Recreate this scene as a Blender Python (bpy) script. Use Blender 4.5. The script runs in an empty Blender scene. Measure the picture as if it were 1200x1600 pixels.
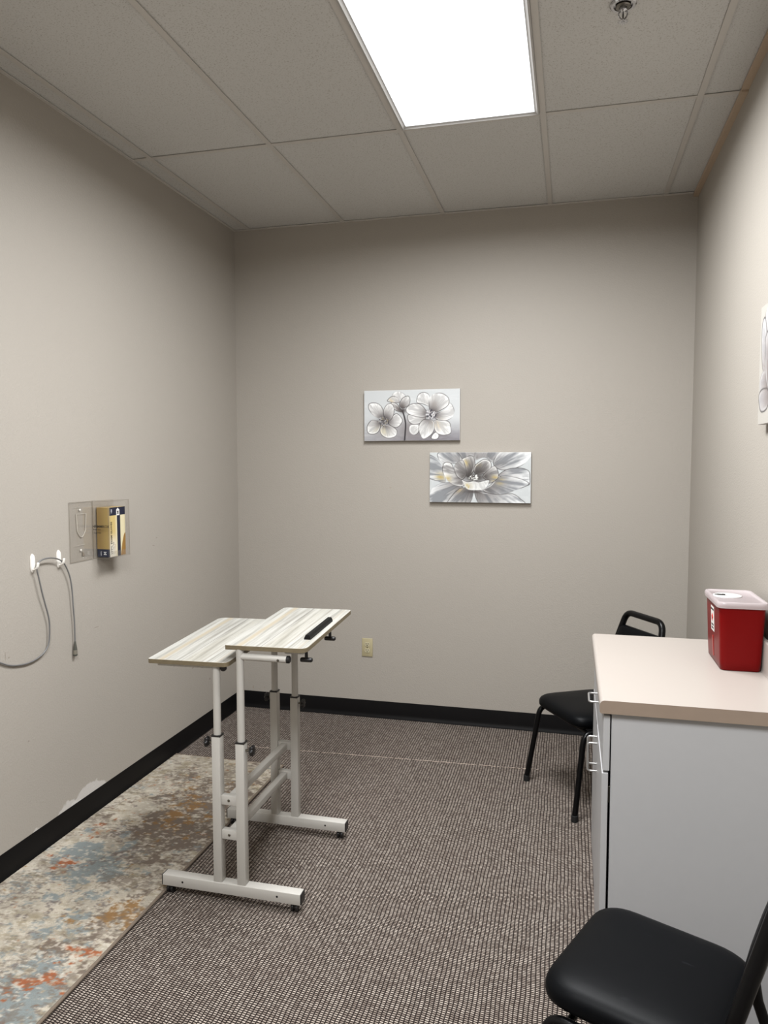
import bpy, bmesh, math, random
import numpy as np
from mathutils import Vector, Matrix
random.seed(7)
R = math.radians
C = bpy.context.scene.collection
scene = bpy.context.scene

# ------------------------------------------------------------------ camera, world, light, exposure
LW, RW, BW, RY, H, EYE = -2.069, 0.640, 4.369, -1.05, 3.030, 1.590   # room: left, right, back, rear wall, ceiling, eye height
yaw, pitch, roll = 0.247201, -0.067769, -0.000798
cd = bpy.data.cameras.new('camera'); cam = bpy.data.objects.new('camera', cd); C.objects.link(cam)
fw = Vector((-math.sin(yaw)*math.cos(pitch), math.cos(yaw)*math.cos(pitch), math.sin(pitch)))
rt = Vector((math.cos(yaw), math.sin(yaw), 0)); up = rt.cross(fw)
rt2 = rt*math.cos(roll)+up*math.sin(roll); up2 = -rt*math.sin(roll)+up*math.cos(roll)
M = Matrix((rt2, up2, -fw)).transposed().to_4x4(); M.translation = (0, 0, EYE)
cam.matrix_world = M
cd.sensor_fit = 'HORIZONTAL'; cd.sensor_width = 36.0; cd.lens = 36.0*1156.2/1200.0
cd.clip_start = 0.02
scene.camera = cam
w = bpy.data.worlds.new('world'); scene.world = w; w.use_nodes = True
w.node_tree.nodes['Background'].inputs[0].default_value = (0.5, 0.5, 0.5, 1)
w.node_tree.nodes['Background'].inputs[1].default_value = 0.05
scene.view_settings.view_transform = 'Standard'; scene.view_settings.look = 'None'
scene.view_settings.gamma = 1.0; scene.view_settings.use_curve_mapping = False
scene.view_settings.exposure = 0.12
PANEL = 3.0             # radiance of the diffusers themselves
TUBES, SPREAD = 85.0, 171.0   # watts through each prismatic lens, and its cut-off angle
TUBE_COLOR = (0.97, 0.985, 1.0)
scene.cycles.max_bounces = 12; scene.cycles.diffuse_bounces = 8; scene.cycles.transparent_max_bounces = 16

# ------------------------------------------------------------------ helpers: colour, materials
def lin(c):
    return tuple((v/12.92 if v <= 0.04045 else ((v+0.055)/1.055)**2.4) for v in [x/255 for x in c])
class NT:
    """tiny node builder"""
    def __init__(s, name):
        s.m = bpy.data.materials.new(name); s.m.use_nodes = True
        s.t = s.m.node_tree; s.n = s.t.nodes; s.b = s.n['Principled BSDF']; s.out = s.n['Material Output']
    def node(s, typ, ins={}, **kw):
        n = s.n.new(typ)
        for k, v in kw.items(): setattr(n, k, v)
        for k, v in ins.items(): s.put(n.inputs[k], v)
        return n
    def put(s, sock, v):
        if isinstance(v, bpy.types.NodeSocket): s.t.links.new(v, sock)
        elif isinstance(v, bpy.types.Node): s.t.links.new(v.outputs[0], sock)
        elif isinstance(v, (tuple, list)) and sock.type == 'RGBA' and len(v) == 3: sock.default_value = (*v, 1)
        else: sock.default_value = v
    def math(s, op, a, b=0.0, c=None):
        n = s.n.new('ShaderNodeMath'); n.operation = op
        s.put(n.inputs[0], a); s.put(n.inputs[1], b)
        if c is not None: s.put(n.inputs[2], c)
        return n.outputs[0]
    def smooth(s, v, lo, hi):
        return s.node('ShaderNodeMapRange', {0: v, 1: lo, 2: hi, 3: 0.0, 4: 1.0}, interpolation_type='SMOOTHSTEP').outputs[0]
    def mix(s, f, a, b, mode='MIX'):
        n = s.node('ShaderNodeMix', data_type='RGBA', blend_type=mode)
        s.put(n.inputs[0], f); s.put(n.inputs[6], a); s.put(n.inputs[7], b)
        return n.outputs[2]
    def coord(s, which='Object', scale=None):
        o = s.node('ShaderNodeTexCoord').outputs[which]
        if scale: o = s.node('ShaderNodeMapping', {'Vector': o, 'Scale': scale}).outputs[0]
        return o
    def noise(s, vec, scale, detail=3.0, rough=0.5, dist=0.0):
        return s.node('ShaderNodeTexNoise', {'Vector': vec, 'Scale': scale, 'Detail': detail, 'Roughness': rough, 'Distortion': dist}).outputs[0]
    def bump(s, h, strength, dist):
        n = s.node('ShaderNodeBump', {'Height': h, 'Strength': strength, 'Distance': dist}); s.t.links.new(n.outputs[0], s.b.inputs['Normal'])
    def set(s, **kw):
        names = dict(color='Base Color', rough='Roughness', metal='Metallic', spec='Specular IOR Level', coat='Coat Weight', coatr='Coat Roughness', sss='Subsurface Weight', trans='Transmission Weight', ior='IOR')
        for k, v in kw.items(): s.put(s.b.inputs[names[k]], v)
        return s
def simple(name, c, rough=0.5, metal=0.0, spec=0.5, vary=0.04, nscale=30.0, bump=None):
    t = NT(name); co = t.coord()
    n = t.noise(co, nscale, 3)
    base = lin(c)
    t.set(color=t.mix(n, tuple(v*(1-vary) for v in base), tuple(min(1, v*(1+vary)) for v in base)), rough=rough, metal=metal, spec=spec)
    if bump: t.bump(t.noise(co, bump[0], 2), bump[1], bump[2])
    return t.m

# ------------------------------------------------------------------ helpers: geometry
def box(bm, lo, hi, bev=0.0, seg=2, mat=0):
    r = bmesh.ops.create_cube(bm, size=1.0); vs = r['verts']
    for v in vs: v.co = Vector([(lo[i]+hi[i])/2 + v.co[i]*(hi[i]-lo[i]) for i in range(3)])
    fs = set(f for v in vs for f in v.link_faces)
    for f in fs: f.material_index = mat
    if bev > 0:
        es = list(set(e for v in vs for e in v.link_edges))
        r = bmesh.ops.bevel(bm, geom=es, offset=bev, segments=seg, affect='EDGES', profile=0.5)
        for f in r['faces']: f.material_index = mat
    return bm
def fillet(pts, rad, n=6, closed=False):
    """round the corners of a polyline"""
    P = [Vector(p) for p in pts]; out = []; N = len(P)
    for i in range(N):
        if not closed and i in (0, N-1): out.append(P[i]); continue
        a, b, c = P[i-1], P[i], P[(i+1) % N]
        rr = rad[i] if isinstance(rad, (list, tuple)) else rad
        u, v = (a-b), (c-b); lu, lv = u.length, v.length; u.normalize(); v.normalize()
        ang = u.angle(v)
        d = min(rr/math.tan(ang/2) if ang < 3.1 else 0, lu*0.49, lv*0.49)
        if d < 1e-5: out.append(b); continue
        p0, p1 = b+u*d, b+v*d
        for k in range(n+1):
            t = k/n; out.append(p0*(1-t)**2 + b*2*t*(1-t) + p1*t*t)
    return out
def catmull(pts, n=6):
    P = [Vector(p) for p in pts]; Q = [P[0]*2-P[1]]+P+[P[-1]*2-P[-2]]; out = []
    for i in range(1, len(Q)-2):
        a, b, c, d = Q[i-1:i+3]
        for k in range(n):
            t = k/n
            out.append(0.5*((2*b)+(c-a)*t+(2*a-5*b+4*c-d)*t*t+(3*b-a-3*c+d)*t**3))
    out.append(P[-1]); return out
def sweep(bm, pts, r, seg=12, caps=True, closed=False, mat=0, flat=1.0, upv=None):
    P = [Vector(p) for p in pts]; N = len(P); rings = []
    T = []
    for i in range(N):
        a = P[i-1] if (i > 0 or closed) else P[i]; b = P[(i+1) % N] if (i < N-1 or closed) else P[i]
        T.append((b-a).normalized())
    ref = Vector(upv) if upv else (Vector((0, 0, 1)) if abs(T[0].z) < 0.9 else Vector((1, 0, 0)))
    nrm = (ref - T[0]*ref.dot(T[0])).normalized()
    for i in range(N):
        nrm = (nrm - T[i]*nrm.dot(T[i])).normalized(); bn = T[i].cross(nrm)
        rr = r[i] if isinstance(r, (list, tuple)) else r
        rings.append([bm.verts.new(P[i]+nrm*(rr*math.cos(2*math.pi*k/seg)*flat)+bn*(rr*math.sin(2*math.pi*k/seg))) for k in range(seg)])
    for i in range(N if closed else N-1):
        A, B = rings[i], rings[(i+1) % N]
        for k in range(seg):
            f = bm.faces.new((A[k], A[(k+1) % seg], B[(k+1) % seg], B[k])); f.material_index = mat
    if caps and not closed:
        bm.faces.new(rings[0][::-1]).material_index = mat; bm.faces.new(rings[-1]).material_index = mat
    return bm
def lathe(bm, prof, seg=24, origin=(0, 0, 0), axis='Z', mat=0):
    """prof: (radius, height) along the axis"""
    O = Vector(origin); rings = []
    def pt(r, h, a):
        c, s = r*math.cos(a), r*math.sin(a)
        v = {'Z': (c, s, h), 'X': (h, c, s), 'Y': (s, h, c)}[axis]
        return O+Vector(v)
    for r, h in prof:
        if r < 1e-6: rings.append([bm.verts.new(pt(0, h, 0))])
        else: rings.append([bm.verts.new(pt(r, h, 2*math.pi*k/seg)) for k in range(seg)])
    for A, B in zip(rings, rings[1:]):
        for k in range(seg):
            k2 = (k+1) % seg
            if len(A) == 1 and len(B) == 1: continue
            if len(A) == 1: f = bm.faces.new((A[0], B[k2], B[k]))
            elif len(B) == 1: f = bm.faces.new((A[k], A[k2], B[0]))
            else: f = bm.faces.new((A[k], A[k2], B[k2], B[k]))
            f.material_index = mat
    return bm
def loft(bm, rings, cap0=True, cap1=True, mat=0):
    V = [[bm.verts.new(p) for p in r] for r in rings]
    n = len(V[0])
    for A, B in zip(V, V[1:]):
        for k in range(n):
            bm.faces.new((A[k], A[(k+1) % n], B[(k+1) % n], B[k])).material_index = mat
    if cap0: bm.faces.new(V[0][::-1]).material_index = mat
    if cap1: bm.faces.new(V[-1]).material_index = mat
    return V
def rrect(x0, y0, x1, y1, rad, n=5):
    return [(p.x, p.y) for p in fillet([(x0, y0, 0), (x1, y0, 0), (x1, y1, 0), (x0, y1, 0)], rad, n, closed=True)]
def prism(bm, outline, z0, z1, bev=0.0, mat=0):
    """outline in x,y extruded z0..z1 with softened rims"""
    cx = sum(p[0] for p in outline)/len(outline); cy = sum(p[1] for p in outline)/len(outline)
    def ring(z, ins):
        o = []
        for p in outline:
            d = Vector((p[0]-cx, p[1]-cy)); L = d.length
            d = d*((L-ins)/L) if L > ins else d
            o.append((cx+d.x, cy+d.y, z))
        return o
    if bev > 0: rs = [ring(z0, bev), ring(z0+bev, 0), ring(z1-bev, 0), ring(z1, bev)]
    else: rs = [ring(z0, 0), ring(z1, 0)]
    return loft(bm, rs, mat=mat)
def obj(name, bm, mats, parent=None, loc=None, rot=None, smooth=35):
    me = bpy.data.meshes.new(name)
    bmesh.ops.recalc_face_normals(bm, faces=bm.faces)
    bm.to_mesh(me); bm.free()
    for m in (mats if isinstance(mats, (list, tuple)) else [mats]): me.materials.append(m)
    if smooth:
        me.polygons.foreach_set('use_smooth', [True]*len(me.polygons)); me.set_sharp_from_angle(angle=R(smooth))
    o = bpy.data.objects.new(name, me); C.objects.link(o)
    if parent: o.parent = parent
    if loc: o.location = loc
    if rot: o.rotation_euler = rot
    return o
def tag(o, label=None, cat=None, group=None, kind=None):
    if label: o['label'] = label
    if cat: o['category'] = cat
    if group: o['group'] = group
    if kind: o['kind'] = kind
    return o
def thing(name, label, cat, loc=(0, 0, 0), rotz=0.0, group=None):
    o = bpy.data.objects.new(name, None); C.objects.link(o); o.empty_display_size = 0.1
    o.location = loc; o.rotation_euler = (0, 0, rotz)
    return tag(o, label, cat, group)
def copy_tree(o, parent=None):
    c = o.copy(); C.objects.link(c)
    if parent: c.parent = parent
    for ch in list(o.children): copy_tree(ch, c)
    return c
def B(): return bmesh.new()
def text(name, body, size, m, parent, mat4, depth=0.0002, align='LEFT', bold=0.0):
    cu = bpy.data.curves.new(name, 'FONT'); cu.body = body; cu.size = size; cu.extrude = depth; cu.offset = bold
    cu.align_x = align; cu.align_y = 'CENTER'; cu.resolution_u = 2
    tmp = bpy.data.objects.new(name+'_tmp', cu); C.objects.link(tmp)
    bpy.context.view_layer.update()
    me = bpy.data.meshes.new_from_object(tmp.evaluated_get(bpy.context.evaluated_depsgraph_get()))
    bpy.data.objects.remove(tmp); bpy.data.curves.remove(cu)
    me.name = name; me.materials.clear(); me.materials.append(m)
    o = bpy.data.objects.new(name, me); C.objects.link(o); o.parent = parent; o.matrix_local = mat4
    return o
def basis(origin, ex, ey):
    ex, ey = Vector(ex), Vector(ey); ez = ex.cross(ey)
    m = Matrix((ex, ey, ez)).transposed().to_4x4(); m.translation = origin
    return m

# ------------------------------------------------------------------ materials of the room
def wall_material(name, marks=None, base=(159, 153, 144.5)):
    t = NT(name); co = t.coord()
    col = lin(base)
    n = t.noise(co, 1.3, 4)
    c = t.mix(n, tuple(v*0.97 for v in col), tuple(v*1.03 for v in col))
    if marks: c = marks(t, co, c)
    t.set(color=c, rough=0.62, spec=0.35)
    a = t.noise(co, 150.0, 2, 0.45)
    t.bump(t.smooth(a, 0.35, 0.75), 0.16, 0.002)
    return t.m
def left_marks(t, co, c):
    s = t.node('ShaderNodeSeparateXYZ', {0: co}); y, z = s.outputs[1], s.outputs[2]
    wob = t.math('MULTIPLY', t.math('SUBTRACT', t.noise(co, 30.0, 4), 0.5), 0.05)
    # bare white plaster above the base, where the paint was scraped off
    for (yc, hw, top) in ((2.80, 0.13, 0.156), (2.66, 0.10, 0.136), (2.47, 0.14, 0.110)):
        dy = t.math('DIVIDE', t.math('SUBTRACT', y, yc), hw)
        lim = t.math('ADD', t.math('SUBTRACT', top, t.math('MULTIPLY', t.math('MULTIPLY', dy, dy), 0.05)), wob)
        c = t.mix(t.math('MULTIPLY', t.smooth(t.math('SUBTRACT', lim, z), -0.004, 0.006), 0.6), c, lin((206, 203, 200)))
    # dark scuffs
    for (yc, zc, a, b) in ((2.883, 0.845, 0.022, 0.0016), (2.436, 0.485, 0.004, 0.004), (2.327, 0.856, 0.002, 0.02), (3.37, 1.163, 0.012, 0.002), (3.40, 1.20, 0.008, 0.0025), (2.345, 0.845, 0.006, 0.003), (3.95, 0.30, 0.01, 0.006), (3.75, 0.42, 0.012, 0.004)):
        dy = t.math('DIVIDE', t.math('SUBTRACT', y, yc), a); dz = t.math('DIVIDE', t.math('SUBTRACT', z, zc), b)
        d = t.math('ADD', t.math('MULTIPLY', dy, dy), t.math('MULTIPLY', dz, dz))
        c = t.mix(t.math('MULTIPLY', t.math('SUBTRACT', 1.0, t.smooth(d, 0.4, 1.2)), 0.5), c, lin((110, 98, 86)))
    # rubbed grey smears low on the wall
    m = t.smooth(t.noise(t.coord('Object', (1, 0.7, 2.5)), 2.2, 5, 0.6), 0.60, 0.80)
    m = t.math('MULTIPLY', m, t.math('SUBTRACT', 1.0, t.smooth(z, 0.5, 1.1)))
    return t.mix(t.math('MULTIPLY', m, 0.12), c, lin((150, 140, 128)))
def back_marks(t, co, c):
    s = t.node('ShaderNodeSeparateXYZ', {0: co}); x, z = s.outputs[0], s.outputs[2]
    for (xc, zc, a, b) in ((-1.979, 0.132, 0.006, 0.012), (-1.062, 1.433, 0.007, 0.004), (-1.90, 0.135, 0.004, 0.008), (-1.83, 0.17, 0.006, 0.006)):
        dx = t.math('DIVIDE', t.math('SUBTRACT', x, xc), a); dz = t.math('DIVIDE', t.math('SUBTRACT', z, zc), b)
        d = t.math('ADD', t.math('MULTIPLY', dx, dx), t.math('MULTIPLY', dz, dz))
        c = t.mix(t.math('MULTIPLY', t.math('SUBTRACT', 1.0, t.smooth(d, 0.4, 1.2)), 0.35), c, lin((140, 125, 108)))
    return c
m_wall_l = wall_material('wall_paint_left', left_marks)
m_wall_b = wall_material('wall_paint_back', back_marks)
m_wall = wall_material('wall_paint')
def carpet_material():
    t = NT('loop_carpet'); co = t.coord()
    wob = t.math('MULTIPLY', t.math('SUBTRACT', t.noise(co, 9.0, 2), 0.5), 0.010)
    s = t.node('ShaderNodeSeparateXYZ', {0: co})
    px, py = 0.0136, 0.0080
    u = t.math('DIVIDE', t.math('ADD', s.outputs[0], wob), px)
    ci = t.math('FLOOR', u); fx = t.math('SUBTRACT', t.math('SUBTRACT', u, ci), 0.5)
    rnd = t.node('ShaderNodeTexWhiteNoise', {'W': ci}, noise_dimensions='1D').outputs[0]
    v = t.math('ADD', t.math('DIVIDE', t.math('ADD', s.outputs[1], t.math('MULTIPLY', wob, 0.7)), py), t.math('ADD', t.math('MULTIPLY', rnd, 0.35), t.math('MULTIPLY', u, 0.22)))
    ri = t.math('FLOOR', v); fy = t.math('SUBTRACT', t.math('SUBTRACT', v, ri), 0.5)
    cell = t.node('ShaderNodeTexWhiteNoise', {'Vector': t.node('ShaderNodeCombineXYZ', {0: ci, 1: ri, 2: 0.0}).outputs[0]}, noise_dimensions='2D').outputs[0]
    ax = t.math('MULTIPLY', t.math('ABSOLUTE', fx), 2.0); ay = t.math('MULTIPLY', t.math('ABSOLUTE', fy), 2.0)
    hx = t.math('SUBTRACT', 1.0, t.math('POWER', ax, 3.0)); hy = t.math('SUBTRACT', 1.0, t.math('POWER', ay, 2.0))
    h = t.math('MULTIPLY', hx, hy)
    m = t.math('MULTIPLY', t.math('SUBTRACT', 1.0, t.smooth(ax, 0.50, 0.95)), t.math('SUBTRACT', 1.0, t.smooth(ay, 0.25, 0.75)))
    big = t.noise(co, 3.5, 4, 0.6)
    dark = t.mix(big, lin((28, 22, 20)), lin((44, 36, 33)))
    light = t.mix(t.smooth(cell, 0.0, 1.0), lin((132, 121, 112)), lin((188, 177, 166)))
    light = t.mix(t.math('MULTIPLY', big, 0.5), light, lin((136, 120, 110)))
    c = t.mix(m, dark, light)
    t.set(color=c, rough=0.95, spec=0.15)
    t.bump(h, 0.9, 0.004)
    return t.m
m_carpet = carpet_material()
m_fray = simple('frayed_yarn', (190, 174, 160), 0.95, vary=0.25, nscale=220)
m_base = simple('black_rubber_base', (8, 7, 8), 0.5, spec=0.2, vary=0.2, nscale=12, bump=(40, 0.1, 0.001))
m_tile = NT('ceiling_tile')
def _tile(t):
    co = t.coord('Object'); n = t.noise(co, 170.0, 3, 0.75)
    big = t.noise(co, 1.2, 3)
    base = t.mix(big, lin((192, 191, 188)), lin((200, 199, 196)))
    c = t.mix(t.smooth(n, 0.54, 0.66), base, lin((166, 163, 156)))
    t.set(color=c, rough=0.95, spec=0.1); t.bump(n, 0.25, 0.002)
    return t.m
m_tile = _tile(m_tile)
m_rail = simple('painted_grid_rail', (188, 184, 178), 0.5, vary=0.02)
m_trim = simple('tan_wall_angle', (178, 158, 136), 0.55, vary=0.04)
m_dark = simple('plenum_dark', (60, 57, 54), 0.9)

# ------------------------------------------------------------------ the room
def struct(name, bm, m, parent=None, **k):
    o = obj(name, bm, m, parent, **k)
    if not parent: o['kind'] = 'structure'
    return o
WT = 0.12
floor = struct('floor', box(B(), (LW-WT, RY-WT, -0.12), (RW+WT, BW+WT, -0.006)), m_dark)
SEAM = 3.765; SL = 0.045    # seam line y = SEAM + SL*(x+1.1)
def seam_y(x): return SEAM + SL*(x+1.1)
bm = B()
def slab(bm, poly, z0, z1):
    loft(bm, [[(x, y, z0) for x, y in poly], [(x, y, z1) for x, y in poly]])
slab(bm, [(LW, RY), (RW, RY), (RW, seam_y(RW)-0.002), (LW, seam_y(LW)-0.002)], -0.006, 0.0)
struct('carpet_sheet', bm, m_carpet, floor, smooth=0)
bm = B()
slab(bm, [(LW, seam_y(LW)+0.002), (RW, seam_y(RW)+0.002), (RW, BW), (LW, BW)], -0.006, -0.0004)
struct('carpet_sheet', bm, m_carpet, floor, smooth=0)
bm = B()                                   # frayed yarn ends along the seam
x = LW+0.25
while x < -0.12:
    fade = 1.0 if x < -0.5 else max(0.0, (-0.12-x)/0.38)
    if random.random() < 0.35+0.6*fade:
        L = random.uniform(0.006, 0.016); y = seam_y(x)+random.uniform(-0.003, 0.002)
        sweep(bm, [(x, y, 0.0006), (x+L*0.5, y+random.uniform(-0.002, 0.002), random.uniform(0.001, 0.003)), (x+L, seam_y(x+L)+random.uniform(-0.003, 0.002), 0.0006)], random.uniform(0.0006, 0.0015), 5)
    x += random.uniform(0.006, 0.012)
o = struct('seam_fray', bm, m_fray, floor); o['kind'] = 'stuff'
struct('wall_left', box(B(), (LW-WT, RY-WT, -0.12), (LW, BW+WT, H+0.35)), m_wall_l)
struct('wall_back', box(B(), (LW, BW, -0.12), (RW, BW+WT, H+0.35)), m_wall_b)
struct('wall_right', box(B(), (RW, RY-WT, -0.12), (RW+WT, BW+WT, H+0.35)), m_wall)
struct('wall_front', box(B(), (LW, RY-WT, -0.12), (RW, RY, H+0.35)), m_wall)
# cove base: a profile with a small toe
def cove(name, p0, p1, n):
    bm = B(); p0, p1, n = Vector(p0), Vector(p1), Vector(n)
    prof = [(0, 0), (0.012, 0), (0.012, 0.003), (0.006, 0.012), (0.0035, 0.03), (0.003, 0.100), (0.0015, 0.106), (0, 0.106)]
    loft(bm, [[p+n*a+Vector((0, 0, b)) for a, b in prof] for p in (p0, p1)])
    return struct(name, bm, m_base)
cove('baseboard_left', (LW, RY, 0), (LW, BW, 0), (1, 0, 0))
cove('baseboard_back', (LW+0.012, BW, 0), (RW-0.012, BW, 0), (0, -1, 0))
cove('baseboard_right', (RW, RY, 0), (RW, BW, 0), (-1, 0, 0))
# ceiling: dark plenum deck, tiles and grid rails are its pieces
ceiling = struct('ceiling', box(B(), (LW-WT, RY-WT, H+0.35), (RW+WT, BW+WT, H+0.45)), m_dark)
X0 = -1.965; P = 0.6096
bars = [X0+i*P for i in range(5)]
rows = [3.247-1.2192*i for i in range(4)]     # 3.247, 2.028, 0.809, -0.410
cx = [LW]+bars+[RW]; ry = [RY]+rows[::-1]+[BW]
FL = 0.012                                    # half flange
LIGHTS = ((3, 4), (3, 2))                     # (column, row) cells holding a light
for j in range(len(ry)-1):
    for i in range(len(cx)-1):
        if (i, j) in ((3, 3), (3, 1)): continue
        x0, x1, y0, y1 = cx[i]+0.004, cx[i+1]-0.004, ry[j]+0.004, ry[j+1]-0.004
        z = H+0.003+random.uniform(0, 0.0015)
        struct('ceiling_tile', box(B(), (x0, y0, z), (x1, y1, z+0.015)), m_tile, ceiling, smooth=0)
for x in bars:
    bm = box(B(), (x-FL, RY+0.001, H-0.001), (x+FL, BW-0.001, H+0.0012)); box(bm, (x-0.002, RY+0.001, H+0.001), (x+0.002, BW-0.001, H+0.035))
    struct('grid_rail', bm, m_rail, ceiling, smooth=0)
for y in rows:
    for i in range(len(cx)-1):
        a = cx[i]+(FL if i > 0 else 0.001); b = cx[i+1]-(FL if i < len(cx)-2 else 0.001)
        bm = box(B(), (a, y-FL, H-0.0004), (b, y+FL, H+0.0014)); box(bm, (a, y-0.002, H+0.001), (b, y+0.002, H+0.035))
        struct('grid_rail', bm, m_rail, ceiling, smooth=0)
def angle(name, lo, hi, m): struct(name, box(B(), lo, hi), m, smooth=0)
angle('trim_1', (LW, RY, H-0.003), (LW+0.016, BW, H+0.0005), m_rail)
angle('trim_2', (LW+0.016, BW-0.020, H-0.003), (RW-0.026, BW, H+0.0005), m_rail)
angle('trim_3', (RW-0.026, RY, H-0.014), (RW, 3.20, H-0.0005), m_trim)
angle('trim_4', (RW-0.024, 3.204, H-0.020), (RW, BW, H-0.0005), m_trim)

# ------------------------------------------------------------------ ceiling lights
m_white_metal = simple('white_enamel', (168, 166, 163), 0.4, vary=0.02)
def emit_material():
    t = NT('lit_prismatic_diffuser'); co = t.coord()
    s = t.node('ShaderNodeSeparateXYZ', {0: co})
    ax = t.math('ABSOLUTE', s.outputs[0]); ay = t.math('ABSOLUTE', s.outputs[1])
    edge = t.math('MULTIPLY', t.math('SUBTRACT', 1.0, t.smooth(ax, 0.235, 0.29)), t.math('SUBTRACT', 1.0, t.smooth(ay, 0.54, 0.60)))  # tubes stop short of the rim
    st = t.math('MULTIPLY', t.math('ADD', 0.28, t.math('MULTIPLY', edge, 0.72)), PANEL)
    e = t.node('ShaderNodeEmission', {'Color': (*TUBE_COLOR, 1), 'Strength': st})
    t.t.links.new(e.outputs[0], t.out.inputs[0]); return t.m
m_emit = emit_material()
m_lens_rim = simple('diffuser_rim', (235, 238, 240), 0.2, vary=0.01)
def ceiling_light(label, row, group, power=1.0):
    xa, xb = bars[2]+FL, bars[3]-FL; ya, yb = ry[row]+FL, ry[row+1]-FL
    cxm, cym = (xa+xb)/2, (ya+yb)/2; hx, hy = (xb-xa)/2, (yb-ya)/2
    t = thing('ceiling_light', label, 'light', (cxm, cym, H), group=group)
    bm = B()   # housing above the ceiling
    box(bm, (-hx, -hy, 0.09), (hx, hy, 0.095))
    for a in (-1, 1):
        box(bm, (min(a*hx, a*(hx-0.003)), -hy, 0.004), (max(a*hx, a*(hx-0.003)), hy, 0.09))
        box(bm, (-hx, min(a*hy, a*(hy-0.003)), 0.004), (hx, max(a*hy, a*(hy-0.003)), 0.09))
    obj('housing', bm, m_white_metal, t)
    la = bpy.data.lights.new('tube_light', 'AREA'); la.shape = 'RECTANGLE'; la.size = 2*hx-0.05; la.size_y = 2*hy-0.06
    la.energy = TUBES*power; la.spread = R(SPREAD); la.color = TUBE_COLOR
    lo = bpy.data.objects.new('tube_light', la); C.objects.link(lo); lo.parent = t; lo.location = (0, 0, -0.0015)
    bm = B()   # hinged door frame, mitred with a sloped face
    fwid = 0.020
    def fr(a, z): return [(-hx+a, -hy+a, z), (hx-a, -hy+a, z), (hx-a, hy-a, z), (-hx+a, hy-a, z)]
    loft(bm, [fr(0.001, 0.003), fr(0.001, -0.006), fr(0.008, -0.008), fr(fwid, -0.001), fr(fwid, 0.006), fr(0.001, 0.006)], False, False)
    obj('door_frame', bm, m_white_metal, t, smooth=20)
    obj('diffuser', box(B(), (-hx+fwid, -hy+fwid, 0.0005), (hx-fwid, hy-fwid, 0.003)), m_emit, t)
    return t
ceiling_light('lit fluorescent troffer with white door frame in the ceiling, nearest the back wall', 3, 'ceiling lights')
ceiling_light('lit fluorescent troffer in the ceiling above the near end of the room', 1, 'ceiling lights', 1.3)

# ------------------------------------------------------------------ fire sprinkler
m_chrome = simple('chrome', (188, 188, 190), 0.12, metal=1.0, vary=0.03)
m_dchrome = simple('dull_brass', (118, 114, 108), 0.3, metal=1.0, vary=0.1)
sp = thing('fire_sprinkler', 'chrome pendent fire sprinkler with round escutcheon in the ceiling tile right of the light', 'sprinkler', (0.137, 2.552, H))
obj('escutcheon', lathe(B(), [(0.041, 0.003), (0.041, -0.001), (0.037, -0.004), (0.030, -0.004), (0.0285, -0.001), (0.0275, 0.002), (0.012, 0.002), (0, 0.002)], 32), m_chrome, sp)
obj('escutcheon_cup', lathe(B(), [(0.024, 0.002), (0.024, -0.006), (0.021, -0.009), (0.013, -0.010), (0.012, 0.001)], 28), m_dchrome, sp)
obj('sprinkler_body', lathe(B(), [(0.012, -0.002), (0.0125, -0.018), (0.009, -0.020), (0.007, -0.024), (0, -0.024)], 12), m_chrome, sp)
bm = B()
for s in (-1, 1):
    sweep(bm, catmull([(s*0.008, 0, -0.018), (s*0.0135, 0, -0.026), (s*0.011, 0, -0.036), (s*0.004, 0, -0.045), (0, 0, -0.049)], 4), 0.0024, 8)
obj('frame_arm', bm, m_chrome, sp)
obj('glass_bulb', lathe(B(), [(0, -0.023), (0.0022, -0.026), (0.0026, -0.034), (0.0018, -0.042), (0, -0.044)], 10), simple('dark_bulb', (40, 34, 32), 0.15), sp)
bm = B()   # toothed deflector
out = []
for k in range(48):
    a = 2*math.pi*k/48; r_ = 0.0165 if (k//2) % 2 == 0 else 0.0115
    out.append((r_*math.cos(a), r_*math.sin(a)))
loft(bm, [[(x, y, -0.0525) for x, y in out], [(x, y, -0.0512) for x, y in out]])
lathe(bm, [(0, -0.055), (0.004, -0.055), (0.005, -0.052), (0.004, -0.047), (0, -0.047)], 10)
obj('deflector', bm, m_chrome, sp, smooth=20)

# ------------------------------------------------------------------ paintings
def vnoise(shape, cell, seed):
    rng = np.random.RandomState(seed); h, w_ = shape
    cy_, cx_ = (cell if isinstance(cell, tuple) else (cell, cell))
    gy, gx = int(h/cy_)+3, int(w_/cx_)+3
    g = rng.rand(gy, gx); yy = np.arange(h)/cy_; xx = np.arange(w_)/cx_
    y0 = yy.astype(int); x0 = xx.astype(int); fy = (yy-y0)[:, None]; fx = (xx-x0)[None]
    fy = fy*fy*(3-2*fy); fx = fx*fx*(3-2*fx)
    a = g[np.ix_(y0, x0)]; b = g[np.ix_(y0, x0+1)]; c = g[np.ix_(y0+1, x0)]; d = g[np.ix_(y0+1, x0+1)]
    return (a*(1-fx)+b*fx)*(1-fy)+(c*(1-fx)+d*fx)*fy
def fbm(shape, cell, seed, octs=4, gain=0.55):
    s = 0; a = 1; t = 0
    for o_ in range(octs):
        cc = tuple(max(1.01, v/2**o_) for v in (cell if isinstance(cell, tuple) else (cell, cell)))
        s = s+a*vnoise(shape, cc, seed+o_*17); t += a; a *= gain
    return s/t
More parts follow.
